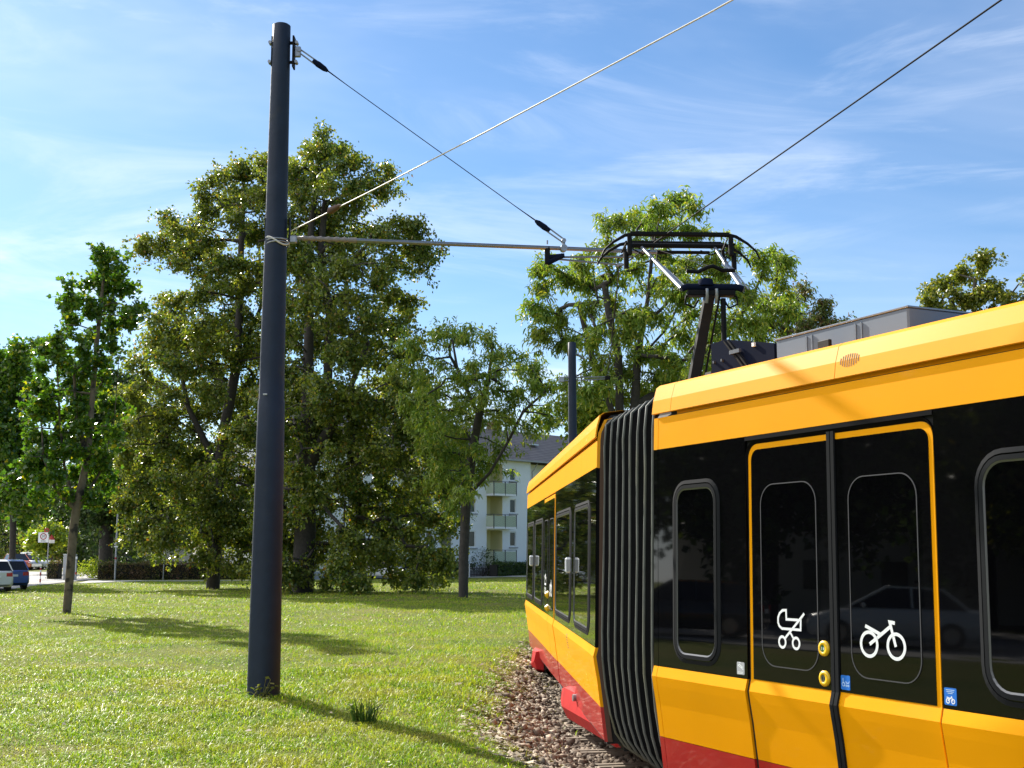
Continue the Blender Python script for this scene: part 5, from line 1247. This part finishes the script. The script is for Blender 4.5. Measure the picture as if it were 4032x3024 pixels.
# set-back wing to the right
bx(mb, UR+.01, UR+22, 0, EV-.02, -DP+.02, -1.6, 'plaster')
bx(mb, UL, UR, 0, .55, .0, .03, 'sill')
mb.build('wall', bld)
def rooftile():
    m = bpy.data.materials.new('grey brown roof tiles'); m.use_nodes = True; ns = m.node_tree.nodes; ls = m.node_tree.links; b = ns['Principled BSDF']; b.inputs['Roughness'].default_value = .55
    t = ns.new('ShaderNodeTexCoord'); sp = ns.new('ShaderNodeSeparateXYZ'); ls.new(t.outputs['Object'], sp.inputs[0])
    mt = ns.new('ShaderNodeMath'); mt.operation = 'MULTIPLY'; mt.inputs[1].default_value = 5.2; ls.new(sp.outputs['Z'], mt.inputs[0]); fr_ = ns.new('ShaderNodeMath'); fr_.operation = 'FRACT'; ls.new(mt.outputs[0], fr_.inputs[0])
    cr = ns.new('ShaderNodeValToRGB'); e = cr.color_ramp.elements; e[0].position = 0; e[0].color = (.05, .04, .035, 1); e[1].position = .35; e[1].color = (.15, .12, .105, 1); q = e.new(.85); q.color = (.21, .18, .165, 1)
    ls.new(fr_.outputs[0], cr.inputs[0]); n = ns.new('ShaderNodeTexNoise'); n.inputs['Scale'].default_value = 1.4; n.inputs['Detail'].default_value = 8; ls.new(t.outputs['Object'], n.inputs['Vector'])
    hs = ns.new('ShaderNodeHueSaturation'); mr = ns.new('ShaderNodeMapRange'); mr.inputs['To Min'].default_value = .6; mr.inputs['To Max'].default_value = 1.4; ls.new(n.outputs['Fac'], mr.inputs['Value']); ls.new(mr.outputs[0], hs.inputs['Value']); ls.new(cr.outputs[0], hs.inputs['Color']); ls.new(hs.outputs[0], b.inputs['Base Color'])
    bp = ns.new('ShaderNodeBump'); bp.inputs['Distance'].default_value = .06; ls.new(fr_.outputs[0], bp.inputs['Height']); ls.new(bp.outputs[0], b.inputs['Normal']); return m
M['tiles'] = rooftile()
mb = MB(); ov = .55; rz_ = EV+3.25; z_e = EV-.02
prof = [(ov, z_e), (-DP/2, rz_), (-DP-ov, z_e)]; prof2 = [(o_, z+.16) for o_, z in prof]
f0 = [FP(UL-.4, z, o_) for o_, z in prof]+[FP(UL-.4, z, o_) for o_, z in reversed(prof2)]; f1 = [FP(UR+22, z, o_) for o_, z in prof]+[FP(UR+22, z, o_) for o_, z in reversed(prof2)]
mb.loft([f0, f1], M['tiles'], caps=True); rf = mb.build('roof', bld)
for uc, w_ in ((3.6, .9), (-12.0, .9)):
    mb = MB(); bx(mb, uc-w_/2, uc+w_/2, rz_-.6, rz_+.85, -DP/2-.8, -DP/2+.2, 'brownroof'); bx(mb, uc-w_/2-.05, uc+w_/2+.05, rz_+.85, rz_+.93, -DP/2-.85, -DP/2+.25, 'sill'); mb.build('chimney', rf)
mb = MB(); mb.box(FP(5.6, EV+1.9, -2.5), (.9, 1.0, .12), M['rim'], ax=AX); mb.build('roof_hatch', rf)
mb = MB(); bx(mb, UL-.4, UR+22, z_e-.02, z_e+.12, ov, ov+.14, 'sill'); mb.build('gutter', rf)
for (a, b, c, d) in wins:
    mb = MB(); o_ = -.13; w_ = .09
    for (p, q, r_, s_) in ((a, b, c, c+w_), (a, b, d-w_, d), (a, a+w_, c+w_, d-w_), (b-w_, b, c+w_, d-w_)): bx(mb, p, q, r_, s_, o_, o_+.07, 'winframe')
    wfr = mb.build('window', bld)
    mb = MB(); mb.add([FP(a+.02, c+.02, o_+.02), FP(b-.02, c+.02, o_+.02), FP(b-.02, d-.02, o_+.02), FP(a+.02, d-.02, o_+.02)], [(0, 1, 2, 3)], M['winglass']); mb.build('pane', wfr)
    mb = MB(); bx(mb, a-.12, b+.12, c-.14, c-.03, .002, .16, 'sill'); mb.build('sill', wfr)
for (a, b, c, d) in loggias:
    mb = MB(); u1_ = b+.82; u0_ = a-.05; zt = c+1.05; zb = c-.02
    bx(mb, u0_, u1_, c-.20, c-.021, -.4, .95, 'plaster'); bl = mb.build('balcony', bld)
    mb = MB()
    bx(mb, u0_+.03, u1_-.03, zb+.02, zt-.14, .90, .92, 'balc')
    # diagonal slats: shadow gaps between them painted as raised dark strips
    for half in (0, 1):
        ha, hb = (u0_+.05, (u0_+u1_)/2) if half == 0 else ((u0_+u1_)/2, u1_-.05); Hh = zt-.14-zb-.02
        for k in range(-8, 20):
            s0 = ha+k*.17; pts = []
            for t_ in (0, 1):
                uu = s0+(Hh*t_ if half == 1 else -Hh*t_+Hh*.0); pts.append((uu, zb+.02+Hh*t_))
            (x0, y0), (x1, y1) = pts
            def clipu(x0, y0, x1, y1, lo, hi):
                if x1 < x0: x0, y0, x1, y1 = x1, y1, x0, y0
                if x1 <= lo or x0 >= hi: return None
                if x0 < lo: y0 = y0+(y1-y0)*(lo-x0)/(x1-x0); x0 = lo
                if x1 > hi: y1 = y0+(y1-y0)*(hi-x0)/(x1-x0); x1 = hi
                return x0, y0, x1, y1
            cq = clipu(x0, y0, x1, y1, ha, hb-.04)
            if cq and cq[2]-cq[0] > .03: mb.add([FP(cq[0], cq[1], .925), FP(cq[0]+.035, cq[1], .925), FP(cq[2]+.035, cq[3], .925), FP(cq[2], cq[3], .925)], [(0, 1, 2, 3)], M['balc_dark'])
    mb.build('balustrade', bl)
    mb = MB(); bx(mb, u0_, u1_, zt-.04, zt, .88, .96, 'anthracite')
    for uu in (u0_+.02, (u0_+u1_)/2, u1_-.02): bx(mb, uu-.025, uu+.025, zb-.15, zt-.041, .885, .965, 'anthracite')
    for uu in (u0_+.01, u1_-.01): bx(mb, uu-.02, uu+.02, zt-.04, zt, .0, .879, 'anthracite'); bx(mb, uu-.012, uu+.012, zb+.02, zt-.14, .0, .88, 'balc')
    mb.build('railing', bl)
    mb = MB(); bx(mb, a+.06, a+.80, c+.0, c+2.15, -1.48, -1.40, 'winglass'); bx(mb, a+.80, a+.88, c, c+2.2, -1.48, -1.38, 'winframe'); mb.build('balcony_door', bld)
mb = MB(); mb.tube([FP(UR+.12, 0, .08), FP(UR+.12, EV-.9, .08), FP(UR+.4, EV-.1, .5)], .05, M['steel'], 8); mb.build('downpipe', bld)

# garage with beige wall
ga = empty('garage', gpt(690, 101), 'low beige garage wall with dark brown roof edge behind the hedge', 'garage')
mb = MB(); c = gpt(700, 104.5); mb.box((c[0], c[1], 1.25), (4.2, 6, 2.5), M['plaster_beige']); mb.build('wall', ga)
mb = MB(); mb.box((c[0], c[1], 2.62), (4.6, 6.4, .24), M['brownroof']); mb.build('roof', ga)
# distant house at the left edge
h0 = gpt(-60, 190, .45); ho = empty('house', h0, 'distant pale bluish house at the left edge behind the trees', 'house')
mb = MB(); mb.box((h0[0], h0[1], 2.6), (12, 9, 5), M['plaster']); mb.build('wall', ho)
mb = MB(); s_ = [(-6.5, 0), (0, 3.2), (6.5, 0)]
mb.add([(h0[0]+a, h0[1]-5, 5.05+b) for a, b in s_]+[(h0[0]+a, h0[1]+5, 5.05+b) for a, b in s_], [(0, 1, 2), (5, 4, 3), (0, 3, 4, 1), (1, 4, 5, 2), (2, 5, 3, 0)], M['tiles']); mb.build('roof', ho)
for k in (-3.5, -.5, 2.8):
    mb = MB(); mb.box((h0[0]+k, h0[1]-4.52, 3.4), (1.1, .06, 1.4), M['winglass']); mb.build('window', ho)
h1 = gpt(245, 150, .45); ho2 = empty('garden_house', h1, 'tiny white house glimpsed between trunks above the parked blue car', 'house')
mb = MB(); mb.box((h1[0], h1[1], 1.7), (2.6, 3, 2.6), M['plaster']); mb.build('wall', ho2)
mb = MB(); mb.add([(h1[0]-1.5, h1[1]-1.7, 3.01), (h1[0]+1.5, h1[1]-1.7, 3.01), (h1[0], h1[1]-1.7, 3.9), (h1[0]-1.5, h1[1]+1.7, 3.01), (h1[0]+1.5, h1[1]+1.7, 3.01), (h1[0], h1[1]+1.7, 3.9)], [(0, 1, 2), (5, 4, 3), (0, 2, 5, 3), (1, 4, 5, 2), (0, 3, 4, 1)], M['tiles']); mb.build('roof', ho2)
# house across the street, seen in the tram's windows
h2 = np.array([-52, 20, 0.]); ho3 = empty('house', h2, 'pale house beyond the street trees, mirrored faintly in the tram windows', 'house')
mb = MB(); mb.box((h2[0], h2[1], 4.5), (10, 40, 9), M['plaster_beige']); mb.build('wall', ho3)
mb = MB(); mb.add([(h2[0]+a, h2[1]+b, 9.02+c) for a, c in ((-5.6, 0), (0, 3.4), (5.6, 0)) for b in (-21, 21)], [(0, 2, 3, 1), (2, 4, 5, 3), (0, 4, 2), (1, 3, 5), (0, 1, 5, 4)], M['tiles']); mb.build('roof', ho3)
for y_ in range(-16, 17, 4):
    for z_ in (2.0, 4.8, 7.4):
        mb = MB(); mb.box((h2[0]+5.02, h2[1]+y_, z_), (.06, 1.3, 1.4), M['winglass']); mb.build('window', ho3)

# picket fence
fa, fb = gpt(1848, 102), gpt(1932, 104.5); t_ = (fb-fa); Lf = np.linalg.norm(t_); t_ /= Lf
fe_ = empty('picket_fence', fa, 'short dark picket fence with pale posts in front of the apartment block', 'fence')
mb = MB(); nk = 14
for k in range(nk):
    p = fa+t_*(.12+(Lf-.24)*k/(nk-1)); mb.box(p+UP*.48, (.055, .02, .88), M['wood_dark'], ax=[t_, np.array([t_[1], -t_[0], 0]), UP])
for z in (.25, .75): mb.box((fa+fb)/2+UP*z+np.array([t_[1], -t_[0], 0])*-.02, (Lf, .03, .06), M['wood_dark'], ax=[t_, np.array([t_[1], -t_[0], 0]), UP])
mb.build('pickets', fe_)
for p in (fa, fb):
    mb = MB(); mb.box(p+UP*.58, (.07, .07, 1.16), M['winframe'], ax=[t_, np.array([t_[1], -t_[0], 0]), UP], bev=.01); mb.build('post', fe_)

# ------------------------------------------------------------------ street furniture
def text_mesh(txt, size, m):
    cu = bpy.data.curves.new('lettering', 'FONT'); cu.body = txt; cu.size = size; cu.align_x = 'CENTER'; cu.align_y = 'CENTER'; cu.extrude = .002
    o = bpy.data.objects.new('lettering', cu); col.objects.link(o); dg = bpy.context.evaluated_depsgraph_get(); me = bpy.data.meshes.new_from_object(o.evaluated_get(dg)); bpy.data.objects.remove(o)
    me.materials.clear(); me.materials.append(m); return me
sp = gpt(188, 104, .05); sg = empty('zone_sign', sp, 'white square 30 zone sign on a grey post beside the parking entrance', 'sign')
mb = MB(); mb.tube([sp, sp+UP*3.75], .045, M['steel'], 10); mb.build('post', sg)
sc_ = at(171, 2116, 103.9); mb = MB(); mb.box(sc_, (.86, .02, .84), M['white'], bev=.008); bd_ = mb.build('board', sg)
mb = MB(); cpt = sc_+np.array([0, -.014, .08]); 
def disc_ring(mb, c, r0, r1, m, n=28):
    a = [c+np.array([r1*math.cos(2*math.pi*k/n), 0, r1*math.sin(2*math.pi*k/n)]) for k in range(n)]; b = [c+np.array([r0*math.cos(2*math.pi*k/n), 0, r0*math.sin(2*math.pi*k/n)]) for k in range(n)]
    mb.add(a+b, [(k, (k+1) % n, n+(k+1) % n, n+k) for k in range(n)], m)
disc_ring(mb, cpt, .20, .275, M['redpaint']); mb.build('red_ring', bd_)
for txt, size, off in (('30', .30, .08), ('ZONE', .15, -.30)):
    me = text_mesh(txt, size, M['signblack']); me.transform(Matrix.Translation(Vector(sc_)+Vector((0, -.016, off))) @ Matrix.Rotation(math.pi/2, 4, 'X')); link('lettering', me, bd_)
mb = MB(); c = at(184, 2089, 104.2); n = 24; mb.tube([c-np.array([0, .012, 0]), c+np.array([0, .012, 0])], .22, M['redpaint'], 24); mb.build('round_red_sign', sg)
mb = MB(); c = at(203, 2118, 104.3); mb.add([c+np.array([-.32, 0, -.25]), c+np.array([.32, 0, -.25]), c+np.array([0, 0, .32]), c+np.array([-.32, .02, -.25]), c+np.array([.32, .02, -.25]), c+np.array([0, .02, .32])], [(0, 1, 2), (5, 4, 3), (0, 3, 4, 1), (1, 4, 5, 2), (2, 5, 3, 0)], M['redpaint']); mb.box(at(203, 2132, 104.2), (.5, .015, .28), M['winframe']); mb.build('triangular_sign', sg)
def lathe_post(name, c, H, r, bands, label, cat, m='steel'):
    e = empty(name, c, label, cat); mb = MB(); c = np.array(c, float); mb.tube([c, c+UP*H], r, M[m], 14)
    mb.build('post', e)
    for k, (z0, z1, mm) in enumerate(bands):
        b = MB(); b.tube([c+UP*z0, c+UP*z1], r+.004, M[mm], 14); b.build('band', e)
    return e
lathe_post('bollard', gpt(163, 79, 0), 1.05, .045, [(.1, .3, 'redpaint'), (.5, .72, 'redpaint'), (.85, 1.0, 'redpaint')], 'thin red and white striped bollard at the lawn corner by the parked cars', 'bollard', 'white')
lathe_post('marker_post', gpt(302, 88.7, 0), 1.75, .06, [(.45, .62, 'redpaint'), (1.55, 1.7, 'white')], 'grey post with a low red band right beside the young tree trunk', 'post')
lp = lathe_post('lamp_post', gpt(456, 92.6, 0), 5.8, .065, [(1.52, 1.66, 'redpaint')], 'tall slim grey street lamp post with a red band, in front of the hedge', 'lamp post')
mb = MB(); p = gpt(456, 92.6, 0); mb.box(p+UP*2.45+np.array([0, -.07, 0]), (.28, .03, .10), M['white'], bev=.004); mb.tube([p+UP*2.55+np.array([-.07, -.07, 0]), p+UP*2.68+np.array([-.07, -.07, 0])], .05, M['white'], 8); mb.build('name_plate', lp)
mb = MB(); mb.tube([p+UP*5.8, p+UP*6.0, p+UP*6.05+np.array([.2, -.2, 0]), p+UP*6.05+np.array([.7, -.7, 0])], [.05, .05, .05, .09], M['steel'], 8); mb.build('lantern', lp)
p = gpt(645, 93); rs_ = empty('road_sign', p, 'round sign seen edge-on from behind on a thin grey post', 'sign')
mb = MB(); mb.tube([p, p+np.array([.09, 0, 3.75])], .035, M['steel'], 8); mb.build('post', rs_)
mb = MB(); c = p+np.array([.22, 0, 3.25]); mb.tube([c+np.array([-.02, -.012, 0])*1, c+np.array([.02, .012, 0])], .42, M['steel'], 28); mb.build('sign_disc', rs_)
p = gpt(262, 90.5); cb = empty('utility_cabinet', p, 'tall light grey utility cabinet partly hidden by the young tree trunk', 'cabinet')
mb = MB(); mb.box(p+UP*1.15+np.array([.15, .3, 0]), (.80, .5, 1.4), M['greyst'], bev=.02); mb.build('housing', cb)
mb = MB(); mb.box(p+UP*.22+np.array([.15, .3, 0]), (.72, .44, .44), M['kerbstone'], bev=.01); mb.build('plinth', cb)
mb = MB(); mb.box(p+UP*1.87+np.array([.15, .3, 0]), (.86, .56, .05), M['winframe'], bev=.01); mb.build('lid', cb)

# ------------------------------------------------------------------ cars
def make_car(name, label, paint, loc, rz, L=4.3, W=1.78, H=1.48, kind='hatch', group=None, cat='car'):
    """front towards +X of its own frame"""
    e = empty(name, loc, label, cat, group, rz); h = W/2
    if kind == 'van': st = [(-.5, .28, 1.0, .92), (-.485, .2, 1.05, .96), (-.3, .2, 1.08, 1.0), (.22, .2, 1.08, 1.0), (.36, .2, 1.0, .99), (.47, .22, .82, .93), (.5, .30, .66, .80)]
    elif kind == 'saloon': st = [(-.5, .34, .86, .82), (-.48, .24, .95, .93), (-.36, .2, .98, .98), (-.1, .2, .96, 1.0), (.2, .2, .95, 1.0), (.36, .2, .86, .97), (.47, .22, .72, .88), (.5, .30, .58, .72)]
    else: st = [(-.5, .36, .90, .84), (-.485, .24, .98, .93), (-.36, .2, 1.0, .98), (-.1, .2, .98, 1.0), (.2, .2, .96, 1.0), (.36, .2, .88, .97), (.47, .22, .72, .88), (.5, .30, .58, .72)]
    rings_ = []
    for x, zl, zh, w in st:
        X = x*L; ww = h*w
        rings_.append([(X, -ww*.9, zl), (X, -ww, zl+.12), (X, -ww, (zl+zh)/2), (X, -ww*.97, zh-.10), (X, -ww*.86, zh), (X, ww*.86, zh), (X, ww*.97, zh-.10), (X, ww, (zl+zh)/2), (X, ww, zl+.12), (X, ww*.9, zl)])
    mb = MB(); mb.loft(rings_, paint, closed=True, caps=True, smooth=True); mb.build('body', e, False)
    if kind == 'van': cab = [(-.485, 1.03), (-.47, H), (.12, H), (.20, H-.02), (.38, .99)]
    elif kind == 'saloon': cab = [(-.40, .96), (-.26, H-.03), (-.12, H), (.04, H), (.26, .95)]
    else: cab = [(-.475, .97), (-.40, H-.10), (-.34, H-.02), (-.1, H), (.06, H), (.27, .955)]
    zt = max(z for x, z in cab)
    def ww(z): return h*(.90-.20*(z-.95)/(zt-.95))
    mb = MB(); n = len(cab); vs = [(x*L, -ww(z), z) for x, z in cab]+[(x*L, ww(z), z) for x, z in cab]
    mb.add(vs, [tuple(range(n))[::-1], tuple(range(n, 2*n))]+[(i, i+1, i+1+n, i+n) for i in range(n-1)], M['carglass']); mb.build('windows', e, False)
    mb = MB()                                     # roof panel and pillars
    top = [(x, z) for x, z in cab if z > H-.15]
    for (x0, z0), (x1, z1) in zip(top[:-1], top[1:]):
        mb.add([(x0*L, -ww(z0)-.01, z0+.012), (x1*L, -ww(z1)-.01, z1+.012), (x1*L, ww(z1)+.01, z1+.012), (x0*L, ww(z0)+.01, z0+.012), (x0*L, -ww(z0)-.012, z0-.06), (x1*L, -ww(z1)-.012, z1-.06), (x1*L, ww(z1)+.012, z1-.06), (x0*L, ww(z0)+.012, z0-.06)],
               [(0, 1, 2, 3), (0, 4, 5, 1), (3, 2, 6, 7)], paint)
    segs = [(cab[0], top[0]), (top[-1], cab[-1])]+([((-.10, .96), (-.09, zt))] if kind != 'van' else [((.05, 1.0), (.04, zt))])
    for (a, b) in segs:
        for s_ in (-1, 1): mb.tube([(a[0]*L, s_*(ww(a[1])+.0), a[1]), (b[0]*L, s_*(ww(b[1])+.0), b[1])], .035, paint, 5)
    if kind == 'van':
        for s_ in (-1, 1): mb.box((-.30*L+.0, s_*(h*.83), 1.38), (.36*L, .05, .70), paint)
    mb.build('roof', e, False)
    for x in (-.31, .31):
        for s_ in (-1, 1):
            mb = MB(); mb.tube([(x*L, s_*(h-.20), .32), (x*L, s_*(h+.005), .32)], .32, M['tyre'], 20); w_ = mb.build('wheel', e, False)
            mb = MB(); mb.tube([(x*L, s_*(h-.01), .32), (x*L, s_*(h+.012), .32)], .20, M['rim'], 12); mb.build('rim', w_, False)
    for s_ in (-1, 1):
        mb = MB(); mb.box((-.493*L, s_*h*.70, .80), (.07, h*.34, .20), M['tail'], bev=.02); mb.build('tail_lamp', e, False)
        mb = MB(); mb.box((.475*L, s_*h*.70, .66), (.12, h*.30, .14), M['headl'], bev=.03); mb.build('headlight', e, False)
        mb = MB(); mb.box((.17*L, s_*(h+.06), 1.0), (.10, .16, .12), paint, bev=.03); mb.build('mirror', e, False)
    mb = MB(); mb.box((-.502*L, 0, .72), (.02, .50, .11), M['white'], bev=.004); mb.build('number_plate', e, False)
    mb = MB(); mb.box((.492*L, 0, .42), (.05, W*.6, .14), M['tyre'], bev=.02); mb.build('grille', e, False)
    mb = MB(); mb.box((-.482*L, 0, .36), (.12, W*.78, .16), M['tyre'], bev=.03); mb.build('rear_bumper', e, False)
    return e
def paint(name, c, metal=.2): return mat(name, c, .3, metal=metal, coat=.8, coat_rough=.03)
PWh = paint('white car paint', (.72, .73, .73), 0); PBl = paint('blue car paint', (.02, .07, .30), .3); POr = paint('orange-red car paint', (.62, .11, .03), .1); PSi = paint('silver car paint', (.55, .57, .60), .5)
PRe = paint('red car paint', (.45, .03, .03), .1); PLb = paint('light blue car paint', (.10, .25, .50), .3); PBk = paint('dark car paint', (.02, .022, .026), .3); PGn = paint('dark green car paint', (.03, .06, .035), .3)
PG = 'parked cars'
def gl(px, Y, z=0): q = gpt(px, Y, z); return (float(q[0]), float(q[1]), float(q[2]))
make_car('parked_car', 'white car with red tail lamps, cut by the left edge of the frame', PWh, gl(-62, 61, .03), R(128), H=1.52, group=PG)
make_car('parked_car', 'dark blue car parked just beyond the white one at the left edge', PBl, gl(6, 64.5, .03), R(128), H=1.52, group=PG)
for i, (px, Yd, pm, kd, hh, lab) in enumerate(((70, 124, POr, 'hatch', 1.56, 'orange-red car first in the distant parked row, behind the left trunk'), (112, 126, PSi, 'hatch', 1.46, 'silver car in the distant row, next to the orange-red one'), (137, 132, PWh, 'van', 1.75, 'white van in the middle of the distant parked row'),
                                               (160, 128, PWh, 'hatch', 1.52, 'white hatchback in the distant row, right of the white van'), (186, 142, PRe, 'hatch', 1.55, 'red car in the distant row behind the zone sign post'), (212, 146, PSi, 'hatch', 1.5, 'pale silver car in the distant row, just left of the light blue van'), (240, 152, PLb, 'van', 1.8, 'light blue van at the right end of the distant row'))):
    make_car('parked_van' if kd == 'van' else 'parked_car', lab, pm, gl(px, Yd, .45), R(-52+i*2), H=hh, kind=kd, group=PG, cat='van' if kd == 'van' else 'car')
make_car('parked_car', 'white car half hidden behind the hanging branches of the big linden tree', PWh, gl(1512, 96.5, .03), R(-20), H=1.5, group=PG)
make_car('parked_car', 'dark green car showing only its roof above the hedge behind the lamp post', PGn, gl(490, 108, .1), R(5), H=1.62, L=4.5, group=PG)
for (x, y, pm, lab, kd) in ((-21.0, 17.2, PWh, 'white saloon parked on the street left of the lawn', 'saloon'), (-19.8, 22.6, PBk, 'black car parked on the street ahead of the white saloon', 'hatch'), (-22.5, 11.0, PSi, 'silver car parked on the street behind the white saloon', 'hatch'), (-21.5, 27.8, PRe, 'red car parked on the street ahead of the black car', 'hatch'), (-23.5, 4.0, PBk, 'black car parked on the street farthest back, behind the silver one', 'saloon')):
    make_car('parked_car', lab, pm, (x, y, .03), R(70), kind=kd, group=PG)
